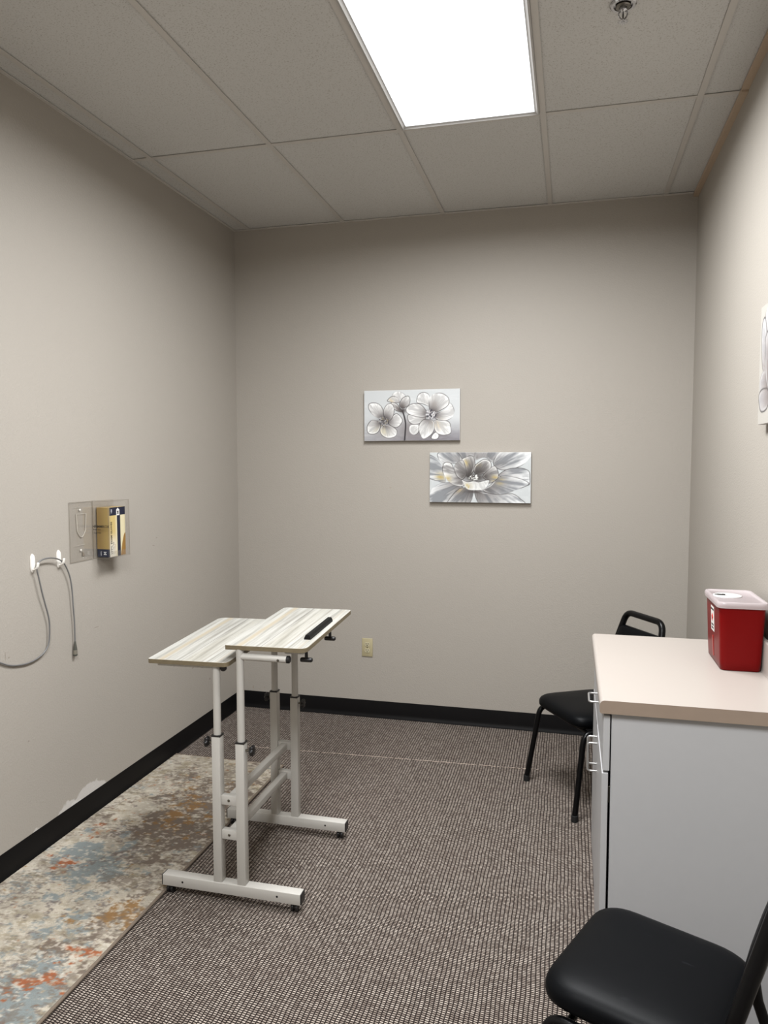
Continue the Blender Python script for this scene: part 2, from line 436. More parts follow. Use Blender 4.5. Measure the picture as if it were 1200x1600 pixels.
def sdist(poly, X, Y):
    """signed distance to polygon, negative inside"""
    P_ = np.array(poly, float); d = np.full(X.shape, 1e9); ins = np.zeros(X.shape, bool); n = len(P_)
    for i in range(n):
        a, b = P_[i], P_[(i+1) % n]; e = b-a
        t_ = np.clip(((X-a[0])*e[0]+(Y-a[1])*e[1])/max(1e-9, e@e), 0, 1)
        d = np.minimum(d, np.hypot(X-a[0]-t_*e[0], Y-a[1]-t_*e[1]))
        cond = ((a[1] <= Y) != (b[1] <= Y))
        with np.errstate(divide='ignore', invalid='ignore'):
            xi = a[0]+(Y-a[1])/(b[1]-a[1] if b[1] != a[1] else 1e-9)*e[0]
        ins ^= cond & (X < xi)
    return np.where(ins, -d, d)
def closed_curve(pts, n=5):
    P_ = [Vector((*p, 0)) for p in pts]; out = []; N = len(P_)
    for i in range(N):
        a, b, c, d = P_[i-1], P_[i], P_[(i+1) % N], P_[(i+2) % N]
        for k in range(n):
            t_ = k/n; v = 0.5*((2*b)+(c-a)*t_+(2*a-5*b+4*c-d)*t_*t_+(3*b-a-3*c+d)*t_**3); out.append((v.x, v.y))
    return out
def snoise(u, v, seed):
    iu, iv = np.floor(u).astype(np.int64), np.floor(v).astype(np.int64); fu, fv = u-iu, v-iv
    fu = fu*fu*(3-2*fu); fv = fv*fv*(3-2*fv)
    def h(a, b):
        x = (a*374761393+b*668265263+seed*974711) & 0xffffffff; x = ((x ^ (x >> 13))*1274126177) & 0xffffffff; x = x ^ (x >> 16)
        return (x & 0xffff)/65535.0
    return (h(iu, iv)*(1-fu)+h(iu+1, iv)*fu)*(1-fv)+(h(iu, iv+1)*(1-fu)+h(iu+1, iv+1)*fu)*fv
class Canvas:
    """paint on a grid, coordinates in a 1000 x 500 (or given) drawing frame, values are display grey"""
    def __init__(s, nx, ny, fw_, fh_):
        s.nx, s.ny = nx, ny; s.X, s.Y = np.meshgrid(np.linspace(0, fw_, nx), np.linspace(0, fh_, ny)); s.px = fw_/nx
        s.I = np.zeros((ny, nx, 3))
    def over(s, a, col):
        s.I = s.I*(1-a[..., None])+np.array(col)*a[..., None] if np.ndim(col) < 3 else s.I*(1-a[..., None])+col*a[..., None]
    def petal(s, pts, ctr, seed, core=150, dark=(84, 77, 75), hi=(252, 252, 250), lo=(196, 195, 194), line=0.95, tint=None, depth=0.9):
        poly = closed_curve(pts); d = sdist(poly, s.X, s.Y)
        a = np.clip(0.5-d/s.px, 0, 1)
        dx, dy = s.X-ctr[0], s.Y-ctr[1]; rr = np.hypot(dx, dy); th = np.arctan2(dy, dx)
        rl = rr/(core*0.55)
        st = (snoise(th*7, rl*0.8, seed)+0.8*snoise(th*16, rl*1.1, seed+1)+0.7*snoise(th*34, rl*1.6, seed+2))/2.5   # brush streaks run out from the heart
        nz = fbm(s.X.shape, (9, 14), seed, 3)
        inner = np.clip(-d/(core*0.30), 0, 1)
        v = np.clip(0.52+(st-0.5)*3.4+(0.35-inner)*0.5+(nz-0.5)*0.5, 0, 1)
        hi_, lo_, dk = np.array(hi)/255., np.array(lo)/255., np.array(dark)/255.
        col = lo_+(hi_-lo_)*v[..., None]
        k = np.clip(np.exp(-(rr/(core*(0.56+0.75*st)))**2)*depth*1.05, 0, 1)
        col = col*(1-k[..., None])+dk*k[..., None]
        if tint is not None:
            tx, ty, tr, tc = tint; q = np.exp(-(((s.X-tx)/tr)**2+((s.Y-ty)/tr)**2))*np.clip(st*2.4-0.7, 0, 1)
            col = col*(1-q[..., None])+np.array(tc)/255.*q[..., None]
        s.over(a, col)
        rim = np.exp(-((d+s.px*2.0)/(s.px*1.3))**2)*np.clip(vnoise(s.X.shape, (20, 26), seed+9)*2-0.8, 0, 1)*0.8
        s.over(rim, hi_)
        ln = np.exp(-(d/(s.px*0.72))**2)*line*np.clip(vnoise(s.X.shape, (22, 30), seed+5)*2.4-0.35, 0, 1)
        s.over(ln, (0.22, 0.20, 0.20))
    def stroke(s, pts, wid, col, alpha=1.0):
        Q = [(p.x, p.y) for p in catmull([(*p, 0) for p in pts], 6)]; d = np.full(s.X.shape, 1e9)
        for a, b in zip(Q, Q[1:]):
            ex, ey = b[0]-a[0], b[1]-a[1]
            t_ = np.clip(((s.X-a[0])*ex+(s.Y-a[1])*ey)/max(1e-9, ex*ex+ey*ey), 0, 1)
            d = np.minimum(d, np.hypot(s.X-a[0]-t_*ex, s.Y-a[1]-t_*ey))
        s.over(np.clip((wid-d)/s.px+0.5, 0, 1)*alpha, np.array(col)/255.)
    def blob(s, x, y, rx, ry_, col, alpha=1.0):
        q = np.exp(-(((s.X-x)/rx)**2+((s.Y-y)/ry_)**2))*alpha; s.over(q, np.array(col)/255.)
    def dots(s, x, y, rx, ry_, n, seed, size, cols):
        rng = np.random.RandomState(seed)
        for i in range(n):
            a, r_ = rng.rand()*6.28, rng.rand()**0.6
            s.over(np.clip((size*(0.6+rng.rand()*0.7)-np.hypot(s.X-x-rx*r_*math.cos(a), s.Y-y-ry_*r_*math.sin(a)))/s.px+0.5, 0, 1), np.array(cols[rng.randint(len(cols))])/255.)
m_canvas_edge = simple('canvas_edge', (196, 194, 190), 0.8, bump=(400, 0.2, 0.0005))
def paint_mat():
    t = NT('acrylic_paint_on_canvas')
    a = t.node('ShaderNodeVertexColor', layer_name='Col')
    t.set(color=a.outputs[0], rough=0.55, spec=0.4)
    t.bump(t.noise(t.coord(), 260.0, 3), 0.2, 0.001); return t.m
m_paint = paint_mat()
def painting(label, cv, Wd, Ht, origin, ex, ey, paint=0.84):
    """hang a painted canvas: origin = lower left of the front face, ex to the right, ey up"""
    ex, ey = Vector(ex).normalized(), Vector(ey).normalized(); mtx = basis(Vector(origin), ex, ey)
    t = thing('flower_painting', label, 'painting', group='flower paintings'); t.matrix_world = mtx
    obj('canvas', box(B(), (0, 0, -0.022), (Wd, Ht, -0.0004), 0.0012, 1), m_canvas_edge, t)
    nx, ny = cv.nx, cv.ny
    xs = np.linspace(0.0008, Wd-0.0008, nx); ys = np.linspace(Ht-0.0008, 0.0008, ny)
    V = np.stack([np.tile(xs, ny), np.repeat(ys, nx), np.zeros(nx*ny)], 1)
    idx = np.arange(nx*ny).reshape(ny, nx)
    F = np.stack([idx[1:, :-1], idx[1:, 1:], idx[:-1, 1:], idx[:-1, :-1]], -1).reshape(-1, 4)
    me = bpy.data.meshes.new('painted_face'); me.from_pydata(V.tolist(), [], F.tolist())
    at = me.color_attributes.new('Col', 'FLOAT_COLOR', 'POINT')
    I = np.clip(cv.I, 0, 1)*paint**0.4545; L = np.where(I <= 0.04045, I/12.92, ((I+0.055)/1.055)**2.4)
    at.data.foreach_set('color', np.concatenate([L.reshape(-1, 3), np.ones((nx*ny, 1))], 1).astype(np.float32).ravel())
    me.materials.append(m_paint); o = bpy.data.objects.new('painted_face', me); C.objects.link(o); o.parent = t
    return t
GOLD = (186, 164, 104)
# (1) three anemones, frame 1068 x 545
cv = Canvas(250, 128, 1068, 545)
bgm = np.clip(cv.Y/545, 0, 1); nzb = fbm(cv.X.shape, (8, 40), 3, 4)
k = np.clip((bgm-0.55)*2.3, 0, 1)**1.2*(0.5+0.5*np.clip(cv.X/700, 0, 1))
cv.I[:] = np.array((205, 208, 209))/255.
cv.over(np.clip(k*(0.75+0.6*(nzb-0.5)), 0, 1), np.array((98, 92, 100))/255.)
cv.over(np.clip((nzb-0.55)*1.5, 0, 1), np.array((225, 226, 226))/255.)
cv.blob(210, 430, 150, 120, (150, 146, 146), 0.6); cv.blob(520, 420, 140, 140, (120, 112, 112), 0.7); cv.blob(760, 480, 160, 60, (110, 104, 106), 0.6)
def sh(pts, dx=60, dy=0): return [(x-dx, y-(80-35*(x-60)/1068)) for x, y in pts]
def ct(x, y): return sh([(x, y)])[0]
cv.stroke(sh([(495, 290), (515, 350), (530, 430), (525, 530), (518, 612)]), 8, (42, 38, 40))
b_ = ct(480, 262)
for i, pts in enumerate((((380, 130), (400, 95), (450, 80), (515, 110), (520, 140), (470, 165), (410, 155)), ((330, 170), (380, 135), (440, 150), (460, 200), (390, 200), (330, 190)),
                         ((480, 275), (430, 215), (370, 200), (380, 250), (430, 290), (490, 300)), ((460, 215), (500, 150), (560, 130), (580, 175), (560, 230), (500, 260), (470, 245)))):
    cv.petal(sh(pts), b_, 20+i, 85, dark=(84, 76, 74), tint=(*ct(360, 180), 40, (206, 190, 160)))
cv.blob(*ct(500, 285), 35, 28, (58, 52, 52), 0.9)
a_ = ct(285, 405)
for i, pts in enumerate((((330, 415), (380, 350), (430, 320), (480, 360), (490, 410), (440, 465), (380, 460)), ((270, 370), (190, 360), (120, 290), (110, 230), (150, 208), (215, 215), (262, 255), (275, 310)),
                         ((240, 420), (200, 400), (140, 400), (95, 460), (100, 530), (150, 548), (210, 530), (245, 470)), ((290, 440), (370, 455), (430, 500), (420, 560), (360, 585), (300, 580), (250, 540), (245, 480)),
                         ((290, 370), (280, 290), (320, 225), (370, 215), (400, 260), (395, 330), (360, 390), (310, 400)))):
    cv.petal(sh(pts), a_, 30+i, 110, tint=(*ct(250, 520), 70, (216, 208, 180)))
cv.blob(*a_, 62, 56, (72, 68, 70), 0.85); cv.dots(*a_, 60, 55, 70, 4, 5, ((40, 38, 42), (190, 188, 188), (60, 56, 60), (150, 140, 120)))
c_ = ct(815, 320)
for i, pts in enumerate((((830, 540), (870, 510), (900, 545), (880, 582), (820, 580)), ((580, 450), (640, 435), (680, 450), (670, 520), (620, 545), (575, 510)),
                         ((800, 240), (720, 210), (655, 195), (670, 120), (720, 90), (780, 105), (800, 160), (795, 220)), ((860, 320), (960, 270), (1020, 200), (1065, 270), (1050, 340), (980, 385), (900, 385), (850, 350)),
                         ((750, 350), (640, 340), (560, 330), (560, 390), (610, 430), (680, 420), (740, 385)), ((770, 300), (700, 220), (610, 210), (545, 250), (540, 300), (600, 335), (700, 355), (770, 340)),
                         ((850, 385), (940, 385), (1010, 400), (1030, 460), (1025, 520), (950, 540), (880, 520), (850, 460)), ((800, 380), (730, 380), (685, 430), (680, 500), (720, 578), (770, 570), (830, 520), (855, 450), (840, 390)),
                         ((810, 300), (790, 220), (800, 140), (860, 100), (940, 100), (1005, 150), (1000, 220), (930, 270), (860, 305)))):
    cv.petal(sh(pts), c_, 50+i, 120, tint=(*ct(880, 420), 60, (214, 200, 176)))
cv.blob(*ct(850, 210), 30, 50, (150, 142, 136), 0.55)
cv.blob(*c_, 62, 52, (74, 70, 74), 0.85); cv.dots(*c_, 55, 48, 80, 4, 8, ((38, 36, 44), (205, 204, 206), (66, 62, 70), (190, 186, 186)))
painting('silver grey canvas of three white blossoms, upper of two paintings on the back wall', cv, 0.583, 0.302, (-1.219, BW-0.026, 1.715), (1, 0, 0.002), (0, 0, 1))
# (2) one large open bloom, frame 1057 x 527
cv = Canvas(250, 126, 1057, 527)
cv.I[:] = np.array((202, 206, 207))/255.; cv.over(np.clip((fbm(cv.X.shape, (10, 16), 9, 4)-0.45), 0, 1), np.array((228, 230, 230))/255.)
def s2(pts): return [(x-78, y-78) for x, y in pts]
o_ = s2([(560, 345)])[0]
G2 = dict(hi=(246, 248, 248), lo=(142, 145, 149), dark=(74, 68, 66))
for i, (pts, tint) in enumerate((
    (((380, 60), (620, 60), (560, 120), (500, 110), (430, 150)), None), (((600, 60), (860, 60), (780, 150), (740, 180), (660, 130), (560, 160), (555, 110)), None),
    (((165, 85), (280, 60), (370, 75), (420, 150), (380, 190), (300, 190), (220, 200), (175, 150)), None), (((40, 110), (150, 140), (220, 210), (240, 300), (240, 400), (160, 380), (40, 320)), (112, 262, 45, GOLD)),
    (((850, 60), (1150, 60), (1110, 150), (1030, 220), (900, 260), (800, 250), (750, 180)), None), (((820, 300), (900, 255), (1020, 240), (1110, 270), (1125, 340), (1110, 420), (980, 370), (820, 330)), None),
    (((560, 480), (680, 500), (850, 515), (950, 510), (1030, 560), (1060, 620), (700, 625), (600, 610)), None), (((720, 420), (800, 340), (920, 330), (1050, 360), (1115, 410), (980, 470), (850, 515), (720, 510), (640, 470)), (745, 292, 40, GOLD)),
    (((430, 450), (330, 400), (220, 400), (130, 440), (90, 490), (75, 620), (290, 620), (340, 500)), None), (((540, 480), (430, 450), (360, 490), (300, 560), (280, 620), (490, 620)), (320, 390, 40, (176, 160, 130))))):
    cv.petal(s2(pts), o_, 80+i, 300, tint=tint, depth=0.95, **G2)
G3 = dict(hi=(252, 252, 250), lo=(150, 148, 147), dark=(60, 54, 52))
for i, (pts, tint) in enumerate((
    (((470, 330), (450, 200), (420, 150), (520, 115), (555, 160), (555, 240), (520, 310)), (380, 110, 35, GOLD)), (((440, 430), (330, 420), (250, 350), (215, 270), (225, 200), (265, 180), (310, 200), (350, 280), (420, 350)), (195, 285, 36, GOLD)),
    (((430, 360), (370, 330), (340, 250), (360, 190), (420, 160), (450, 200), (470, 300)), None), (((560, 300), (550, 230), (600, 180), (660, 150), (720, 180), (720, 250), (660, 300)), (512, 130, 28, GOLD)),
    (((640, 330), (690, 270), (760, 220), (800, 280), (795, 350), (720, 400), (690, 380)), (692, 275, 36, GOLD)))):
    cv.petal(s2(pts), o_, 100+i, 185, tint=tint, depth=1.0, line=0.95, **G3)
cv.blob(*s2([(560, 340)])[0], 120, 52, (52, 46, 44), 0.95); cv.dots(*s2([(550, 340)])[0], 55, 26, 30, 5, 6, ((222, 222, 218), (190, 186, 180), (240, 240, 236)))
cv.petal(s2(((420, 365), (480, 388), (545, 378), (600, 388), (680, 368), (712, 378), (660, 465), (560, 477), (480, 465), (440, 410))), s2([(560, 300)])[0], 120, 70, tint=(400, 360, 40, GOLD), line=0.9, hi=(244, 244, 242), lo=(204, 204, 202))
cv.blob(*s2([(560, 492)])[0], 90, 14, (66, 60, 58), 0.8)
painting('silver grey canvas of one large bloom, lower of two paintings on the back wall', cv, 0.592, 0.295, (-0.815, BW-0.026, 1.350), (1, 0, 0.0), (0, 0, 1))
# (3) white magnolia on the right wall, mostly outside the frame; frame 600 x 390, left edge is the far end
cv = Canvas(180, 120, 600, 390); cv.I[:] = np.array((216, 211, 202))/255.
q_ = (210, 250)
for i, pts in enumerate((((60, 40), (130, 10), (220, 20), (230, 120), (200, 230), (120, 200)), ((22, 60), (60, 45), (90, 120), (110, 215), (50, 215), (25, 150)), ((10, 250), (60, 215), (160, 240), (210, 260), (120, 300), (40, 290)),
                         ((230, 20), (330, 10), (380, 120), (300, 240), (220, 230)), ((330, 120), (450, 60), (560, 110), (520, 220), (330, 260)), ((300, 260), (470, 250), (560, 320), (420, 370), (280, 330)),
                         ((5, 290), (60, 275), (150, 290), (120, 340), (50, 350), (15, 330)), ((70, 110), (150, 100), (190, 220), (140, 290), (90, 240)), ((150, 270), (260, 250), (330, 300), (260, 370), (150, 350)))):
    cv.petal(pts, q_, 140+i, 165, dark=(112, 96, 90), hi=(254, 254, 254), lo=(206, 204, 206), line=1.0)
painting('white magnolia canvas on the right wall above the counter, cut by the photo edge', cv, 0.60, 0.392, (RW-0.027, 2.765, 1.714), (0, -1, 0), (0, 0, 1), 0.58)

# ------------------------------------------------------------------ power outlet
m_ivory = simple('ivory_plastic', (168, 158, 126), 0.4, vary=0.03)
m_slot = simple('slot_black', (22, 20, 18), 0.8)
ol = thing('power_outlet', 'ivory duplex power outlet low on the back wall', 'outlet', (-1.209, BW, 0.440))
obj('cover_plate', box(B(), (-0.0345, -0.0065, -0.057), (0.0345, 0.0, 0.057), 0.0025, 2), m_ivory, ol)
for s in (-1, 1):
    zc = s*0.0195
    bm = B(); outl = []
    for k in range(32):
        a = 2*math.pi*k/32; outl.append((0.017*math.cos(a), max(-0.0135, min(0.0135, 0.0175*math.sin(a)))))
    loft(bm, [[(x, -0.006, zc+z) for x, z in outl], [(x, -0.0082, zc+z) for x, z in outl], [(x*0.95, -0.0088, zc+z*0.95) for x, z in outl]])
    rc = obj('receptacle', bm, simple('receptacle_ivory', (176, 168, 140), 0.35) if s == -1 else bpy.data.materials['receptacle_ivory'], ol)
    bm = B()
    box(bm, (-0.0080, -0.0091, zc+0.000), (-0.0052, -0.0087, zc+0.0085)); box(bm, (0.0052, -0.0091, zc+0.001), (0.0080, -0.0087, zc+0.0075))
    lathe(bm, [(0, -0.0091), (0.0030, -0.0091), (0.0030, -0.0087)], 12, (0, 0, zc-0.0065), 'Y')
    obj('slot', bm, m_slot, rc)
obj('screw', lathe(B(), [(0, -0.0085), (0.0025, -0.0082), (0.0032, -0.0065)], 12, (0, 0, 0), 'Y'), m_dchrome, ol)

# ------------------------------------------------------------------ clear acrylic holder and glove box
def acrylic():
    t = NT('clear_acrylic'); t.n.remove(t.b)
    tr = t.node('ShaderNodeBsdfTransparent', {'Color': (0.970, 0.967, 0.962, 1)})
    gl = t.node('ShaderNodeBsdfGlossy', {'Color': (1, 1, 1, 1), 'Roughness': 0.05})
    fr = t.node('ShaderNodeFresnel', {'IOR': 1.45})
    mx = t.node('ShaderNodeMixShader', {0: t.math('MULTIPLY', fr.outputs[0], 0.22)}); t.t.links.new(tr.outputs[0], mx.inputs[1]); t.t.links.new(gl.outputs[0], mx.inputs[2])
    t.t.links.new(mx.outputs[0], t.out.inputs[0]); return t.m
m_acr = acrylic()
gh = thing('glove_box_holder', 'clear acrylic glove box holder screwed to the left wall', 'dispenser', (LW, 2.714, 1.160))
hy0, hy1, hd, hz = 0.156, 0.316, 0.084, 0.257          # compartment near / far, depth, height (local to gh)
bm = B(); box(bm, (0.0015, 0.0, 0.0), (0.0040, hy0+0.002, hz), 0.0008, 1)
obj('mounting_flange', bm, m_acr, gh)
obj('side_panel', box(B(), (0.0015, hy0, 0.0), (hd, hy0+0.0022, hz), 0.0006, 1), m_acr, gh)
obj('side_panel', box(B(), (0.0015, hy1, 0.0), (hd, hy1+0.0022, hz), 0.0006, 1), m_acr, gh)
obj('back_panel', box(B(), (0.0012, hy0+0.003, 0.0), (0.0030, hy1, hz)), m_acr, gh)
obj('bottom_panel', box(B(), (0.0015, hy0+0.0022, 0.0), (hd, hy1, 0.0022)), m_acr, gh)
bm = B()      # front panel is a frame round a tall window
def yz_ring(x, o): return [(x, y, z) for y, z in o]
outr = rrect(hy0+0.0022, 0.002, hy1, hz, 0.002, 3); innr = rrect(hy0+0.020, 0.030, hy1-0.022, hz-0.008, 0.012, 3)
loft(bm, [yz_ring(hd-0.0022, outr), yz_ring(hd, outr), yz_ring(hd, innr), yz_ring(hd-0.0022, innr), yz_ring(hd-0.0022, outr)], False, False)
obj('front_panel', bm, m_acr, gh)
m_acr_edge = simple('acrylic_edge', (120, 112, 100), 0.25)
bm = B()      # cut edges of the sheet catch the eye as thin darker lines
for a, b in (((0.0042, hy0+0.003, 0), (0.0042, hy0+0.003, hz)), ((0.004, 0, 0), (0.004, 0, hz)), ((0.004, 0, 0), (0.004, hy0, 0)), ((0.004, 0, hz), (0.004, hy0, hz)), ((0.004, hy0, hz), (hd, hy0+0.001, hz)), ((hd, hy0, hz), (hd, hy1, hz)), ((hd, hy1+0.001, 0), (hd, hy1+0.001, hz)), ((0.004, hy0, 0), (hd, hy0+0.001, 0))):
    sweep(bm, [a, b], 0.0007, 5)
obj('sheet_edge', bm, m_acr_edge, gh)
m_emboss = simple('embossed_acrylic', (172, 165, 155), 0.3)
bm = B()      # embossed thumb notch on the flange
sweep(bm, fillet([(0.0042, 0.046, 0.205), (0.0042, 0.050, 0.130), (0.0042, 0.078, 0.095), (0.0042, 0.106, 0.130), (0.0042, 0.112, 0.205)], 0.03, 8), 0.0017, 6)
sweep(bm, [(0.0042, 0.046, 0.205), (0.0042, 0.112, 0.205)], 0.0006, 5); sweep(bm, [(0.0042, 0.036, 0.235), (0.0042, 0.080, 0.235)], 0.0005, 5); sweep(bm, [(0.0042, 0.036, 0.068), (0.0042, 0.100, 0.070)], 0.0005, 5)
obj('embossed_notch', bm, m_emboss, gh)
for z in (0.222, 0.046):
    obj('screw', lathe(B(), [(0.0055, 0.004), (0.0055, 0.0055), (0.003, 0.0075), (0, 0.0078)], 12, (0, 0.071, z), 'X'), simple('screw_white', (200, 196, 188), 0.3) if z > 0.1 else bpy.data.materials['screw_white'], gh)
bm = B(); loft(bm, [[(0.0041, 0.080, 0.020), (0.0041, 0.098, 0.020), (0.0041, 0.083, 0.040)], [(0.0048, 0.080, 0.020), (0.0048, 0.098, 0.020), (0.0048, 0.083, 0.040)]])
obj('keyhole', bm, simple('keyhole_dark', (118, 108, 96), 0.6), gh, smooth=0)
m_print = simple('print_dark', (30, 26, 24), 0.5)
text('lettering', 'HAMMROX', 0.0165, m_print, gh, basis(Vector((0.0045, hy0-0.0006, 0.143)), (1, 0, 0), (0, 0, 1)), bold=0.0003)
text('lettering', '• • • • •', 0.012, m_print, gh, basis(Vector((0.009, hy0-0.0006, 0.129)), (1, 0, 0), (0, 0, 1)), bold=0.0006)
text('lettering', 'GLOVES', 0.010, m_print, gh, basis(Vector((0.010, hy0-0.0006, 0.115)), (1, 0, 0), (0, 0, 1)))
# the box of gloves
gx0, gx1, gy0, gy1, gz0, gz1 = 0.0045, 0.070, 0.186, 0.306, 0.0027, 0.226
gb = thing('glove_box', 'gold and navy box of exam gloves standing in the clear wall holder', 'box', (LW, 2.714, 1.160))
def gold_card():
    t = NT('gold_card'); s = t.node('ShaderNodeSeparateXYZ', {0: t.coord()})
    y, z, x = s.outputs[1], s.outputs[2], s.outputs[0]
    isfront = t.math('GREATER_THAN', x, gx1-0.0004)
    u = t.math('DIVIDE', t.math('SUBTRACT', y, gy0), gy1-gy0); v = t.math('DIVIDE', t.math('SUBTRACT', z, gz0), gz1-gz0)
    gold, pale, navy, deep = lin((172, 148, 92)), lin((204, 194, 160)), lin((14, 20, 44)), lin((140, 104, 48))
    # front: pale panel, navy stripe, a deep gold swoosh low on the right, navy band on top
    f = t.mix(t.smooth(u, 0.30, 0.48), lin((186, 164, 106)), pale)
    f = t.mix(t.math('MULTIPLY', t.smooth(t.math('SUBTRACT', 0.40, v), -0.15, 0.25), t.math('SUBTRACT', 1.0, t.smooth(u, 0.3, 0.5))), f, lin((212, 206, 192)))
    cur = t.math('SUBTRACT', 0.46, t.math('MULTIPLY', t.math('POWER', t.math('SUBTRACT', 1.0, t.math('MAXIMUM', 0.0, t.math('DIVIDE', t.math('SUBTRACT', u, 0.68), 0.32))), 2.0), 0.46))
    f = t.mix(t.math('MULTIPLY', t.smooth(t.math('SUBTRACT', cur, v), -0.004, 0.004), t.math('GREATER_THAN', u, 0.68)), f, deep)
    f = t.mix(t.math('MULTIPLY', t.math('GREATER_THAN', u, 0.47), t.math('LESS_THAN', u, 0.68)), f, navy)
    f = t.mix(t.math('GREATER_THAN', v, 0.835), f, navy)
    sd = t.mix(t.math('LESS_THAN', v, 0.16), t.mix(t.smooth(x, 0.015, 0.06), lin((150, 124, 76)), gold), lin((36, 42, 62)))
    t.set(color=t.mix(isfront, sd, f), rough=0.35, spec=0.5); return t.m
obj('carton', box(B(), (gx0, gy0, gz0), (gx1, gy1, gz1), 0.0007, 1), gold_card(), gb)
FX = gx1+0.0003
bm = B()
tagp = [(0.238, 0.188), (0.262, 0.188), (0.262, 0.214), (0.250, 0.222), (0.238, 0.214)]
loft(bm, [[(gx1, y, z) for y, z in tagp], [(FX+0.0001, y, z) for y, z in tagp]])
m_label_white = simple('label_white', (208, 206, 202), 0.5, vary=0.01)
obj('size_tag', bm, m_label_white, gb, smooth=0)
m_white_print = simple('print_white', (220, 222, 226), 0.5)
text('lettering', 'M', 0.019, m_print, gb, basis(Vector((FX+0.0004, 0.2505, 0.202)), (0, 0, 1), (0, -1, 0)), align='CENTER', bold=0.0004)
text('lettering', 'VINYL EXAM GLOVES', 0.0155, m_print, gb, basis(Vector((FX, 0.199, 0.014)), (0, 0, 1), (0, -1, 0)), bold=0.0003)
text('lettering', 'POWDER FREE', 0.0085, m_print, gb, basis(Vector((FX, 0.2135, 0.014)), (0, 0, 1), (0, -1, 0)))
text('lettering', 'NON-STERILE', 0.0075, simple('print_gold', (150, 118, 56), 0.5), gb, basis(Vector((FX, 0.224, 0.014)), (0, 0, 1), (0, -1, 0)))
text('lettering', '100', 0.013, m_white_print, gb, basis(Vector((FX, 0.202, 0.198)), (0, 0, 1), (0, -1, 0)))
text('lettering', 'M', 0.020, m_white_print, gb, basis(Vector((0.045, gy0-0.0003, 0.020)), (0, 0, 1), (-1, 0, 0)), align='CENTER', bold=0.0005)
text('lettering', 'VINYL', 0.008, m_white_print, gb, basis(Vector((0.024, gy0-0.0003, 0.008)), (0, 0, 1), (-1, 0, 0)))

# ------------------------------------------------------------------ adhesive hooks and the cable they hold
m_hook = simple('hook_white', (232, 229, 223), 0.3, vary=0.01)
def make_hook(label, y, z):
    t = thing('wall_hook', label, 'hook', (LW, y, z), group='white adhesive wall hooks')
    bm = B(); sec = [(-0.0105, 0), (0.0105, 0)]
    rings = []
    for k in range(15):
        s = -1+2*k/14; hw = 0.0125*math.sqrt(max(0.02, 1-abs(s)**3.2)); d = 0.0085*math.sqrt(max(0.03, 1-abs(s)**4)); zz = s*0.0385
        rings.append([(0.0005, -hw, zz), (0.0005, hw, zz), (d*0.6, hw*0.98, zz), (d, hw*0.62, zz), (d*1.1, 0, zz), (d, -hw*0.62, zz), (d*0.6, -hw*0.98, zz)])
    loft(bm, rings); obj('hook_base', bm, m_hook, t, smooth=60)
    bm = B()   # the cradle: a flattened arm that leaves the base low and turns up
    sweep(bm, catmull([(0.006, 0, -0.024), (0.014, 0, -0.0235), (0.022, 0, -0.017), (0.0265, 0, -0.007), (0.0285, 0, 0.004)], 5), [0.0085]*10+[0.0078]*5+[0.007]*5+[0.0055], 12, flat=0.45, upv=(0, 0, 1))
    obj('hook_cradle', bm, m_hook, t, smooth=60); return t
make_hook('white adhesive wall hook carrying the grey cord, farther from the glove box holder', 2.487, 1.188)
make_hook('white adhesive wall hook beside the clear glove box holder', 2.642, 1.186)
def cord_material():
    t = NT('grey_cord'); t.set(color=lin((104, 104, 104)), rough=0.35, spec=0.6); return t.m
cb = thing('data_cord', 'grey cord draped over two white wall hooks with plug hanging down', 'cord', (LW, 2.6, 0.75))
def wall_pt(px, py, off):
    d = rt2*((px-600)/1156.2)-up2*((py-800)/1156.2)+fw; t_ = (LW+off)/d.x
    return (Vector((0, 0, EYE))+d*t_) - Vector((LW, 2.6, 0.75))
zp = [(0, 1490, .006), (100, 1520, .006), (200, 1522, .006), (320, 1500, .007), (420, 1455, .008), (500, 1395, .009), (560, 1315, .010), (585, 1230, .011), (590, 1050, .013), (575, 930, .014), (540, 800, .015), (500, 650, .017), (462, 480, .018), (440, 385, .019),
      (440, 335, .019), (470, 285, .020), (520, 257, .021), (600, 242, .022), (680, 252, .021), (740, 285, .019), (785, 345, .017), (830, 460, .016), (855, 600, .014), (870, 800, .013), (885, 1000, .012), (893, 1240, .011)]
run = [Vector((LW+0.006, y, z))-Vector((LW, 2.6, 0.75)) for y, z in ((-0.85, 0.86), (-0.2, 0.84), (0.5, 0.87), (1.1, 0.91), (1.6, 0.935), (1.85, 0.93), (2.0, 0.917), (2.1, 0.900), (2.17, 0.883), (2.22, 0.868), (2.255, 0.856))]   # on along the wall behind the viewer
path = catmull(run+[wall_pt(x/7.62, 840+y/7.62, o) for x, y, o in zp], 6)
obj('cord', sweep(B(), path, 0.0030, 10), cord_material(), cb, smooth=60)
m_plug = simple('plug_grey', (72, 72, 66), 0.4); m_plug2 = simple('plug_metal', (150, 146, 134), 0.35, metal=0.6)
pe = path[-1]; pd = Vector((0, 0.0005, -1)).normalized()
obj('strain_relief', lathe(B(), [(0.0034, 0.002), (0.0045, -0.005), (0.0082, -0.032), (0.0085, -0.036), (0, -0.036)], 14, pe), m_plug, cb)
obj('plug_shell', lathe(B(), [(0, -0.0355), (0.0088, -0.0355), (0.0090, -0.054), (0, -0.054)], 14, pe), m_plug2, cb)
obj('plug_tip', lathe(B(), [(0, -0.0535), (0.0092, -0.0535), (0.0092, -0.059), (0.006, -0.062), (0, -0.062)], 14, pe), m_plug, cb)

